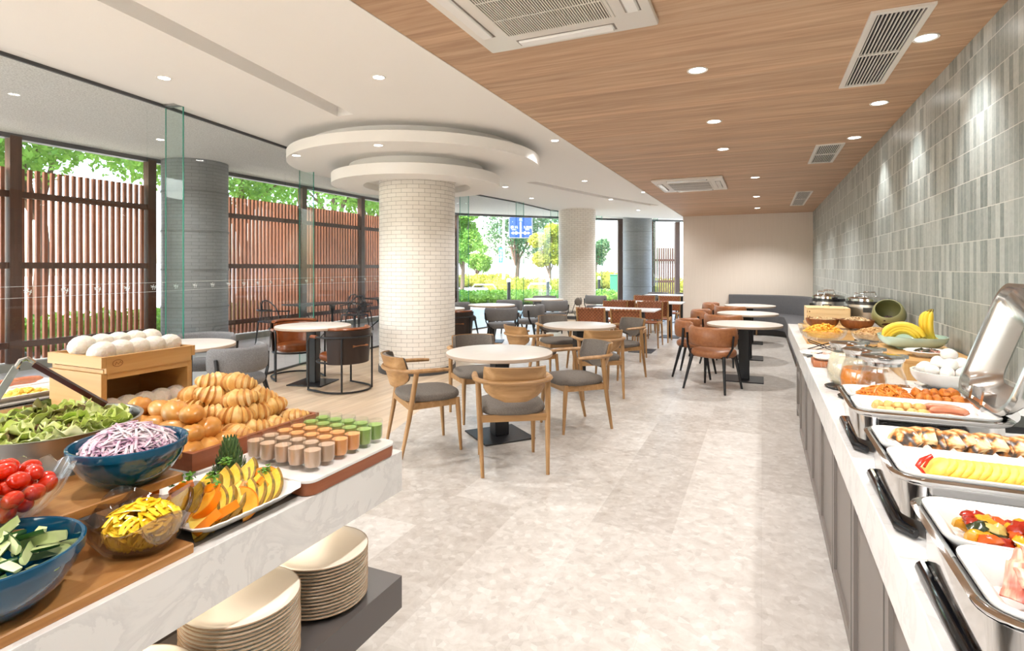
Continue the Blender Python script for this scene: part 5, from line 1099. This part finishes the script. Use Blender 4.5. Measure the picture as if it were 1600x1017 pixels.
# ---------------------------------------------------------------- rice boxes
M['rice'] = noisy('pressed rice', [(.3,'f6f0e4'),(.7,'fffcf4')], (1,1,1), 110, 3, .5, .7, .007, **{'Subsurface Weight': .15})
def rice_ball():
    mb = MB(); rd = random.Random(2); mb.ball((0,0,0), (.044,.037,.036), 30, 20, None, .028, rd); return tag(mb.build('rice_ball', 'rice', smooth=80), '', 'rice ball')
rb = Copier(rice_ball())
BX0, BX1, BY0, BY1 = -2.235, -1.945, 1.11, 1.425
def ricebox():
    t = thing('rice_box_stand', 'open fronted bamboo stand beneath the rice ball tray', 'stand', (0,0,0))
    for y in (BY0, BY1-.018): mb = MB().box(BX0, BX1, y, y+.018, IT, 1.125, bev=.001); mb.build('end_panel', 'bambooy' if 0 else 'bamboo', t, smooth=0)
    mb = MB().box(BX0, BX1, BY0+.018, BY1-.018, 1.105, 1.125); mb.box(BX0,BX0+.012,BY0+.018,BY1-.018,IT,1.105); mb.build('top_board', 'bambooy', t, smooth=0)
    t = thing('rice_tray', 'bamboo tray with two rows of rice balls on top of the stand', 'tray', (0,0,0)); a0, a1, b0, b1, z0, z1 = BX0+.0, BX1+.01, BY0-.005, BY1+.005, 1.126, 1.18
    mb = MB().box(a0+.012,a1-.012,b0+.012,b1-.012,z0,z0+.012); mb.build('base', 'bambooy', t, smooth=0)
    for y in (b0, b1-.014): mb = MB().box(a0,a1,y,y+.014,z0+.018,z1); mb.build('end_panel', 'bamboo', t, smooth=0)
    for x in (a0, a1-.014): mb = MB().box(x,x+.014,b0+.0145,b1-.0145,z0,z1); mb.build('side_panel', 'bambooy', t, smooth=0)
    mb = MB(); pts = [(a1+.0006, b0+.05+.016*cos(radians(q)), z0+.03+.011*sin(radians(q))) for q in range(0,361,20)]; mb.tube(pts, .0008, 4); mb.tube([(a1+.0006,b0+.042,z0+.024),(a1+.0006,b0+.046,z0+.034),(a1+.0006,b0+.052,z0+.026),(a1+.0006,b0+.058,z0+.034),(a1+.0006,b0+.062,z0+.028)], .0008, 4); mb.build('burnt_mark', 'acacia', t, smooth=0)
    t = thing('rice_ball_tray', 'lower bamboo drawer of rice balls inside the stand', 'tray', (0,0,0)); a0, a1, b0, b1, z0, z1 = BX0+.02, BX1+.012, BY0+.03, BY1-.02, IT+.02, 1.0
    mb = MB().box(a0,a1,b0,b1,z0,z0+.012); mb.build('base', 'bambooy', t, smooth=0)
    for y in (b0, b1-.012): mb = MB().box(a0,a1,y,y+.012,z0+.012,z1-.02); mb.build('end_panel', 'bamboo', t, smooth=0)
    for x in (a1-.012,): mb = MB().box(x,x+.012,b0+.012,b1-.012,z0+.012,z1-.03); mb.build('side_panel', 'bambooy', t, smooth=0)
ricebox()
for r_, (x, z, nm) in enumerate(((-2.02,1.185,'front row of the upper tray'),(-2.13,1.20,'back row of the upper tray'),(-1.985,1.0,'row in the lower drawer'))):
    for i in range(5): rb((x, BY0+.045+i*.058, z), 0, f'white rice ball, {ORD[i]} from the salad end, {nm}', 'rice balls', rot=(rd.uniform(-.2,.2), radians(-12), radians(90)+rd.uniform(-.2,.2)), scale=1.0 if r_ < 2 else .95)
mb = MB(); rows = [[(-2.2+.2*j/8, BY0+.012+.3*i/8, 1.144+.022*abs(j/4-1)**2+random.uniform(-.002,.002)) for j in range(9)] for i in range(9)]; mb.grid(rows); tag(mb.build('plastic_wrap', pane_glass('clear film', (.95,.95,.95), .12), smooth=0), 'clear plastic sheet lining the upper rice tray', 'plastic film')
# ---------------------------------------------------------------- chafing dish at the far corner of the island
c = chafer('chafing_dish', 'steel chafing dish of sausages at the far corner of the island, behind the lettuce', hw=.2, hd=.215, group=None); c.location = (-2.5,1.12,IT); c.rotation_euler.z = pi
insert(-2.5+.09, 1.12, IT+.14, .085, .168, 'white insert of scrambled egg on the island chafing dish', None); insert(-2.5-.09, 1.12, IT+.14, .085, .168, 'white insert of red sausages on the island chafing dish', None)
for i in range(8): sg((-2.6+(i % 2)*.035, .99+(i//2)*.07, IT+.15+.012*(i % 2)), radians(80+rd.uniform(-20,20)), f'red sausage on the island chafing dish, {ORD[i//2]} along, {("back","front")[i % 2]} row', 'sausages on the island chafing dish')
heap('scrambled_egg', 'yellow scrambled egg in the island chafing dish', 'egg', (-2.41,1.12,IT+.128), .07,.02, 120, .012, 'omelette', 12, .7)
# ---------------------------------------------------------------- juice tray and glasses
t = thing('juice_tray', 'white topped wooden tray carrying rows of smoothie glasses', 'tray', (-1.2175,1.277,IT+.004))
rr_loft([(.165,.185,.03,0),(.167,.187,.03,.02),(.167,.187,.03,.032)], 'redwood', 'wooden_base', t, smooth=40)
rr_loft([(.168,.188,.031,.0325),(.169,.189,.031,.036),(.168,.188,.03,.04)], 'porcelain', 'white_top', t, smooth=40)
for k_, c_ in (('beige','d6b497'),('peach','ffae66'),('sage','9cc060')): M['sm_'+k_] = mat(k_+' smoothie', c_, .35)
def juice(m):
    t = thing('juice_glass', '', 'glass of smoothie'); r = .0228
    mb = MB(); mb.lathe([(0,0),(r*.86,0),(r*.9,.003),(r,.02),(r*1.05,.07),(r*1.0,.07),(r*.93,.02),(r*.8,.011),(0,.011)], 20); mb.build('glass', 'bowlglass', t, smooth=50)
    mb = MB(); mb.lathe([(0,.0115),(r*.8,.0115),(r*.92,.02),(r*.965,.055),(0,.0555)], 20); mb.build('smoothie', m, t, smooth=50); return t
jc = {k: Copier(juice('sm_'+k)) for k in ('beige','peach','sage')}
for i in range(6):
    k_ = ('beige','peach','sage')[i//2]
    for j in range(5): jc[k_]((-1.105-j*.0525, 1.155+i*.0535+(0 if j % 2 else .004), IT+.045), 0, f'small glass of {("beige","orange","green")[i//2]} smoothie, {("first","second")[i % 2]} {("beige","orange","green")[i//2]} row, {ORD[j]} back from the aisle', 'smoothie glasses on the tray')
# ---------------------------------------------------------------- fruit plate
t = thing('fruit_platter', 'white ribbed square platter of pineapple and orange', 'platter', (-1.21,.948,IT+.004), radians(-2))
mb = MB(); seg = 72; vs = []; prof = [(.1,0),(.12,.012),(.148,.034),(.15,.036),(.146,.037),(.118,.017),(.098,.006)]
for i, (r, z) in enumerate(prof):
    for k in range(seg): a = 2*pi*k/seg; q = (abs(cos(a))**7+abs(sin(a))**7)**(-1/7); wv_ = 1+.008*cos(a*36)*(i in (2,3,4)); vs.append((r*q*wv_*cos(a)*1.04, r*q*wv_*sin(a)*1.0, z))
mb.add(vs, [(i*seg+k, i*seg+(k+1) % seg, (i+1)*seg+(k+1) % seg, (i+1)*seg+k) for i in range(len(prof)-1) for k in range(seg)]+[tuple(range(seg-1,-1,-1)), tuple((len(prof)-1)*seg+k for k in range(seg))]); mb.build('body', 'porcelain', t, smooth=60)
fz = IT+.012
t = thing('pineapple_tuft', 'green spiky pineapple crown standing at the back of the fruit platter', 'pineapple top', (-1.285,1.05,fz)); PG = noisy('pineapple leaf', [(.3,'2f5230'),(.7,'6e8f58')], (1,1,1), 20, 3, .45)
mb = MB(); mb.lathe([(0,0),(.03,0),(.032,.02),(.022,.08),(.01,.12),(0,.13)], 14); mb.build('core', PG, t)
mb = MB(); rdp = random.Random(3)
for L in range(9):
    for k in range(11):
        a = 2*pi*(k+.5*(L % 2))/11; z = .008+L*.0125; r0 = .03-.0024*L; ln = .03-.001*L; out = .75-.06*L; p = [Vector((r0*cos(a), r0*sin(a), z)), Vector(((r0+ln*out*.55)*cos(a), (r0+ln*out*.55)*sin(a), z+ln*.45)), Vector(((r0+ln*out*.75)*cos(a), (r0+ln*out*.75)*sin(a), z+ln*1.15))]; s_ = Vector((-sin(a),cos(a),0)); rows = [[q-s_*w_, q+Vector((cos(a)*.002,sin(a)*.002,0)), q+s_*w_] for q, w_ in zip(p, (.009,.0065,.0006))]; mb.grid(rows, .0012)
mb.build('leaves', PG, t, smooth=40)
M['pine'] = noisy('pineapple flesh', [(.3,'fbc92c'),(.7,'ffe878')], (1,1,1), 30, 4, .25, .2, .002); M['pinerind'] = noisy('pineapple rind', [(.35,'5d5a22'),(.5,'a37c2a'),(.7,'37401c')], (1,1,1), 30, 3, .5, .5, .004)
def wedge(name, r, th, a_, flesh, rind, cat):
    t = thing(name, '', cat); N = 14; pts = [(r*cos(radians(-a_+2*a_*i/N)), r*sin(radians(-a_+2*a_*i/N))) for i in range(N+1)]
    mb = MB(); mb.prism([(r*.12,0)]+[(x*.93,y*.93) for x, y in pts], -th/2, th/2); mb.build('flesh', flesh, t, smooth=30)
    mb = MB(); mb.prism([(x*.93,y*.93) for x, y in pts]+[(x,y) for x, y in reversed(pts)], -th/2-.0004, th/2+.0004); mb.build('rind', rind, t, smooth=30); return t
pw = Copier(wedge('pineapple_slice', .075, .012, 48, 'pine', 'pinerind', 'pineapple slice'))
for j in range(2):
    for i in range(8): pw((-1.175-.08*j, .84+i*.026, fz+.022+.003*(i % 2)+.008*j), 0, f'pineapple slice, {ORD[i]} from the yellow pepper bowl, {("front","back")[j]} fan', 'pineapple slices', rot=(radians(38+rd.uniform(-6,6)), radians(rd.uniform(-10,10)), radians(20+rd.uniform(-16,16))), scale=1.0)
M['orangeflesh'] = noisy('orange flesh', [(.3,'fb9a1e'),(.7,'ffbe48')], (1,1,1), 25, 3, .2); M['orangerind'] = mat('orange peel', 'f0880a', .35)
ow = Copier(wedge('orange_wedge', .044, .02, 85, 'orangeflesh', 'orangerind', 'orange wedge'))
for i, (x, y, z) in enumerate(((-1.115,.86,.02),(-1.12,.90,.024),(-1.118,.94,.022),(-1.14,.985,.026),(-1.16,.875,.045),(-1.155,.92,.048),(-1.12,1.03,.024),(-1.15,1.07,.026),(-1.19,1.075,.026),(-1.3,.87,.022),(-1.315,.905,.024),(-1.3,.94,.03))):
    ow((x, y, fz+z), 0, f'orange wedge on the fruit platter, {ORD[i % 6]} in the {("front row","back corner group")[i > 5]}', 'orange wedges', rot=(radians(rd.uniform(25,65)), radians(rd.uniform(-15,15)), rd.uniform(0,6)), scale=.9)
def parsley(c, seed, label):
    rd = random.Random(seed); mb = MB()
    for _ in range(26): a = rd.uniform(0,6.3); q = rd.uniform(0,.016); mb.ball((q*cos(a), q*sin(a), rd.uniform(0,.016)), (.0045,.004,.0012), 6, 4, Matrix.Rotation(rd.uniform(0,6),4,'Z') @ Matrix.Rotation(rd.uniform(-1,1),4,'X'))
    tag(mb.build('parsley_sprig', noisy('parsley', [(.3,'3f7a1c'),(.7,'79ad3a')], (1,1,1), 30, 2, .5), None, c), label, 'parsley', 'parsley sprigs')
for i, (x, y, z) in enumerate(((-1.16,1.05,.055),(-1.23,.99,.085),(-1.2,.93,.075),(-1.31,.9,.05),(-1.15,.9,.07),(-1.24,.9,.075))): parsley((x,y,fz+z), i, f'tiny green parsley sprig on the fruit, {ORD[i]} from the juice end')
# ---------------------------------------------------------------- outside: ground, hedges, trees, signs
mb = MB(); mb.add([(-120,-40,-.1),(60,-40,-.1),(60,140,-.1),(-120,140,-.1)], [(0,1,2,3)]); tag(mb.build('ground_outside', noisy('pale paving and turf', [(.3,'b9b39f'),(.7,'c9c5b4')], (1,1,1), 1.2, 4, .9), smooth=0), kind='structure')
def cam2w(a, b_): return (a*cos(TH)-b_*sin(TH), a*sin(TH)+b_*cos(TH))
def D(px, b_): return cam2w((px-800)/FPX*b_, b_)       # point on the ray of photo column px, b_ metres deep
mb = MB(); A = cam2w(-45,34); B = cam2w(40,34); A2 = cam2w(-55,46); B2 = cam2w(50,46); mb.add([(*A,-.08),(*B,-.08),(*B2,-.08),(*A2,-.08)], [(0,1,2,3)]); tag(mb.build('road', mat('pale asphalt','a9a8a8',.8), smooth=0), kind='structure')
GREENS = {'bright': [(.3,'55822c'),(.6,'82ac44'),(.8,'a8c868')], 'yellow': [(.3,'7a8228'),(.6,'aeae40'),(.8,'c8c460')], 'dark': [(.3,'34542e'),(.6,'587a4c'),(.8,'7c986c')]}
LM = {}
def leafmat(k):
    if k not in LM:
        m, n, l, b = principled('foliage '+k); f = noise(n, l, coords(n, l, (1,1,1)), 3, 4, .6); l.new(ramp(n, l, f, GREENS[k]), b.inputs['Base Color']); b.inputs['Roughness'].default_value = .6
        tr = n.new('ShaderNodeBsdfTranslucent'); l.new(ramp(n, l, f, GREENS[k]), tr.inputs[0]); mx = n.new('ShaderNodeMixShader'); mx.inputs[0].default_value = .35; l.new(b.outputs[0], mx.inputs[1]); l.new(tr.outputs[0], mx.inputs[2]); l.new(mx.outputs[0], n['Material Output'].inputs[0]); LM[k] = m
    return LM[k]
def leafcloud(mb, blobs, n, s, rd):
    vs = []; fs = []
    tot = sum(b[3]**2 for b in blobs)
    for cx, cy, cz, r, *q in blobs:
        fz = q[0] if q else .8
        for _ in range(int(n*r*r/tot)):
            a = rd.uniform(0,2*pi); u = rd.uniform(-1,1); rr = r*rd.uniform(.55,1.05); p = Vector((cx+rr*sqrt(1-u*u)*cos(a), cy+rr*sqrt(1-u*u)*sin(a), cz+rr*u*fz)); d = Vector((rd.uniform(-1,1),rd.uniform(-1,1),rd.uniform(-1,1))).normalized(); e = d.orthogonal().normalized(); ss = s*rd.uniform(.6,1.3); k = len(vs)
            vs += [p-d*ss, p+e*ss*.45, p+d*ss, p-e*ss*.45]; fs.append((k,k+1,k+2,k+3))
    mb.add(vs, fs)
def hedge(p, q, w_, h, label, k, n=9000, s=.05, z=-.1, seed=1):
    rd = random.Random(seed); L = hypot(q[0]-p[0], q[1]-p[1]); m_ = max(2, int(L/(w_*.55))); bl = []
    for i in range(m_+1): t = i/m_; bl.append((p[0]+(q[0]-p[0])*t+rd.uniform(-.1,.1), p[1]+(q[1]-p[1])*t+rd.uniform(-.1,.1), z+h*.5, w_*.6, h/w_*.85*rd.uniform(.9,1.1)))
    t = thing('hedge', label, 'hedge', (0,0,0)); mb = MB(); leafcloud(mb, bl, n, s, rd); mb.build('leaves', leafmat(k), t, smooth=0)
    mb = MB(); [mb.ball((b_[0],b_[1],z+h*.42), (w_*.5,w_*.5,h*.42), 10, 6) for b_ in bl]; mb.build('inner_growth', leafmat(k), t)
def tree(p, h, r, label, k, trunk=.3, n=6000, s=.12, seed=1, z=-.1, low=.35, dense=1):
    rd = random.Random(seed); t = thing('tree', label, 'tree', (p[0],p[1],z)); bl = []
    for i in range(9): a = rd.uniform(0,6.3); q = rd.uniform(.2,.75)*r; bl.append((q*cos(a), q*sin(a), h*low+rd.uniform(.12,.95)*(h*(1-low)-r*.3), r*rd.uniform(.4,.62)))
    mb = MB(); leafcloud(mb, bl, n, s, rd); mb.build('foliage', leafmat(k), t, smooth=0)
    mb = MB(); mb.tube([(0,0,0),(.05*r,.03*r,h*.3),(0,0,h*.7)], [trunk*.5,trunk*.36,trunk*.12], 8)
    for b_ in bl[:6]: mb.tube([(0,0,h*(low*.7)),(b_[0]*.5,b_[1]*.5,(h*low*.7+b_[2])*.55),(b_[0],b_[1],b_[2])], [trunk*.25,trunk*.15,trunk*.05], 6)
    mb.build('trunk', mat('bark','6b5444',.9), t)
hedge(D(690,24), D(945,24.5), 1.3, .62, 'low bright green hedge just outside the window past the brick column', 'bright', 16000, .06, seed=1)
hedge(D(782,31), D(900,31), 1.6, 1.0, 'yellow green clipped hedge behind the bollard lamps', 'yellow', 9000, .07, seed=2)
hedge(D(690,44), D(785,44), 1.5, 1.1, 'long yellow green hedge across the street', 'yellow', 6000, .09, seed=3)
hedge(D(915,40), D(985,42), 1.5, 1.3, 'yellow green hedge seen between brick and grey columns', 'yellow', 6000, .09, seed=4)
hedge(D(1010,30), D(1066,31), 1.4, 1.0, 'yellow green hedge behind the far lattice', 'yellow', 4000, .08, seed=6)
tree(D(722,36), 6.0, 1.5, 'leafy green tree at the street by the window post', 'bright', .3, 7000, .13, 5)
tree(D(806,42), 7.2, 3.3, 'airy tree behind the street sign pole', 'dark', .4, 5200, .14, 6)
tree(D(858,34), 4.6, 1.1, 'yellow green tree next to the far brick column', 'yellow', .22, 5000, .11, 7)
tree(D(745,46), 3.6, 1.2, 'small bush like tree across the street', 'bright', .2, 3000, .12, 8)
tree(D(930,60), 5.0, 1.8, 'pale distant tree between the columns', 'dark', .3, 2500, .2, 9)
LT = ['tree behind the lattice above the first bay','tree behind the lattice beside the first post','tree behind the lattice above the rice boxes','tree behind the lattice before the grey column','tree behind the lattice past the grey column','tree behind the lattice above the terrace tables','tree behind the lattice towards the brick column','tree behind the lattice next to the brick column']
for i, y in enumerate((-.5,2.2,4.6,7.2,9.8,12.6,15.4,19)):
    tree((-13.8-(i % 2)*1.2, y), 6.6, 2.5, 'bright leafy '+LT[i], 'bright', .35, 9000, .09, 30+i, low=.58)
hedge((-12.2,-2), (-12.2,17), 1.1, .7, 'green shrubs growing close behind the terrace lattice', 'bright', 16000, .07, seed=12)
# far lattice beside the far grey column
t = thing('lattice_screen', 'dark slat screen beyond the far grey column, low against the sky', 'screen', (*D(1037,25),0)); t.rotation_euler.z = TH+radians(8)
mb = MB()
for k in range(13): x = -.62+k*.104; mb.box(x-.025,x+.025,-.03,.03,-.1,2.35)
mb.build('slats', 'darkwoodpost', t, smooth=0)
for z in (.8,1.75): mb = MB().box(-.65,.65,-.06,-.03,z,z+.1); mb.build('rail', 'darkwoodpost', t, smooth=0)
for px, b_, lab in ((969,21.7,'dark frame post before the far grey column, window side'),(1020,22.4,'dark frame post after the far grey column'),(1058,23,'wide dark frame post at the end wall corner')):
    x, y = D(px, b_); mb = MB().box(-.09,.09,-.09,.09,0,SOF-.04); tag(mb.build('frame_post', 'darkwoodpost', None, (x,y,-.012), smooth=0, rotz=TH), lab, 'post', 'frame posts of the terrace corner')
# sign pole
x, y = D(787,35); t = thing('street_pole', 'white street pole with arms and a traffic signal', 'pole', (x,y,-.1), TH)
mb = MB(); mb.tube([(0,0,0),(0,0,4.7)], [.1,.07], 12); mb.tube([(0,0,4.55),(-.35,0,4.7)], .03, 6); mb.tube([(0,0,4.65),(1.7,0,4.65)], .035, 8); mb.tube([(0,0,3.75),(1.7,0,3.75)], .035, 8); mb.build('mast', 'porcelain', t)
mb = MB().box(-.34,-.2,-.06,.06,3.62,4.15, bev=.02); mb.tube([(-.27,0,3.9),(0,0,3.9)], .02, 6); mb.build('traffic_signal', mat('signal green grey','5b6b64',.5), t)
def text(body, size, loc, m, parent, name='lettering', rot=(pi/2,0,0), align='CENTER'):
    c = bpy.data.curves.new(name, 'FONT'); c.body = body; c.size = size; c.align_x = align; c.extrude = .004; c.materials.append(M[m] if isinstance(m, str) else m)
    o = bpy.data.objects.new(name, c); C.objects.link(o); o.parent = parent; o.location = loc; o.rotation_euler = rot; o.name = 'tmp_text'; bpy.context.view_layer.update(); me = bpy.data.meshes.new_from_object(o); q = bpy.data.objects.new(name, me); C.objects.link(q); q.parent = parent; q.location = loc; q.rotation_euler = rot; bpy.data.objects.remove(o); return q
x2, y2 = D(813.5,34.7); M['signblue'] = mat('sign blue', '123a8c', .4); M['signwhite'] = mat('sign white', 'f4f7fa', .4)
t = thing('street_direction_sign', 'blue Japanese road direction sign with white arrows on the street pole', 'road sign', (x2,y2,3.95), TH)
mb = MB().box(-.74,.74,-.02,.02,-.66,.66, bev=.015); mb.build('panel', 'signblue', t, smooth=0)
mb = MB()
for p in ((-.72,.72,.63,.645),(-.72,.72,-.645,-.63),(-.72,-.705,-.63,.63),(.705,.72,-.63,.63)): mb.box(p[0],p[1],-.024,-.02,p[2],p[3])
mb.build('border', 'signwhite', t, smooth=0)
mb = MB().box(-.05,.05,-.026,-.021,-.62,.34); mb.box(-.46,.46,-.027,-.021,-.37,-.31)
for s_ in (-1,1): mb.prism([(s_*.44,-.25),(s_*.6,-.34),(s_*.44,-.43)], .021, .028, Matrix.Rotation(pi/2,4,'X'))
mb.build('arrows', 'signwhite', t, smooth=0)
for s_ in (-1,1): mb = MB(); mb.lathe([(0,.03),(.1,.03),(.1,.02)], 6, mtx=Matrix.Translation((s_*.27,0,-.34)) @ Matrix.Rotation(pi/2,4,'X')); mb.build('route_shield', 'signwhite', t, smooth=0)
text('北', .2, (0,-.025,.42), 'signwhite', t); text('横 浜', .2, (-.4,-.025,-.06), 'signwhite', t); text('久里浜', .18, (.42,-.025,-.06), 'signwhite', t); text('Yokohama', .07, (-.4,-.025,-.16), 'signwhite', t); text('Kurihama', .07, (.42,-.025,-.16), 'signwhite', t)
x2, y2 = D(782.5,34.9); t = thing('vertical_banner', 'narrow teal vertical banner with white lettering strapped to the street pole', 'banner', (x2,y2,2.25), TH)
mb = MB().box(-.12,.12,-.015,.015,-.46,.46); mb.build('cloth', mat('teal banner','0e8c86',.6), t, smooth=0)
for i, ch in enumerate('海風通り'): text(ch, .17, (0,-.02,.22-i*.2), 'signwhite', t)
# bollard lamps, hoops, bin, distant wall
M['lampwhite'] = mat('frosted lamp head', 'f4f4f2', .3)
for i, (px, b_) in enumerate(((795,22.0),(856,22.6),(936,27))):
    x, y = D(px, b_); t = thing('bollard_lamp', ('black bollard lamp with white head, before the yellow hedge','black bollard lamp with white head, beside the far brick column','black bollard lamp seen between the columns')[i], 'bollard lamp', (x,y,-.1), 0, 'bollard lamps outside')
    mb = MB(); mb.tube([(0,0,0),(0,0,1.0)], .07, 12); mb.build('post', 'black', t); mb = MB(); mb.lathe([(.075,1.0),(.085,1.02),(.085,1.1),(.05,1.15),(0,1.16)], 16); mb.build('lamp_head', 'lampwhite', t)
hpz = [(-.55,0,0),(-.55,0,.62),(-.42,0,.78),(.42,0,.78),(.55,0,.62),(.55,0,0)]
for i, (px, b_) in enumerate(((756,26),(843,27.5))):
    x, y = D(px, b_); mb = MB(); mb.tube(hpz, .035, 8); tag(mb.build('hoop_barrier', ('steel','porcelain')[i], None, (x,y,-.1), rotz=TH), ('grey metal hoop barrier on the drive outside','white hoop barrier in front of the yellow hedge')[i], 'hoop barrier', 'hoop barriers outside')
x, y = D(963,30); t = thing('litter_bin', 'green litter bin outside between the columns', 'bin', (x,y,-.1)); GB = mat('bin green','1c6e4a',.5); mb = MB().box(-.28,.28,-.28,.28,.08,1.15, bev=.03); mb.build('body', GB, t); mb = MB().box(-.3,.3,-.3,.3,1.15,1.2, bev=.02); mb.build('lid', GB, t); mb = MB().box(-.2,.2,-.2,.2,0,.08); mb.build('base', 'darkbase', t)
A = cam2w(-60,75); B = cam2w(60,75); mb = MB(); mb.beam((*A,1.2),(*B,1.2),.5,1.6); tag(mb.build('sea_wall', mat('pale concrete wall','b9bcc0',.8), smooth=0), 'long pale low wall far beyond the road', 'wall', None, 'structure')
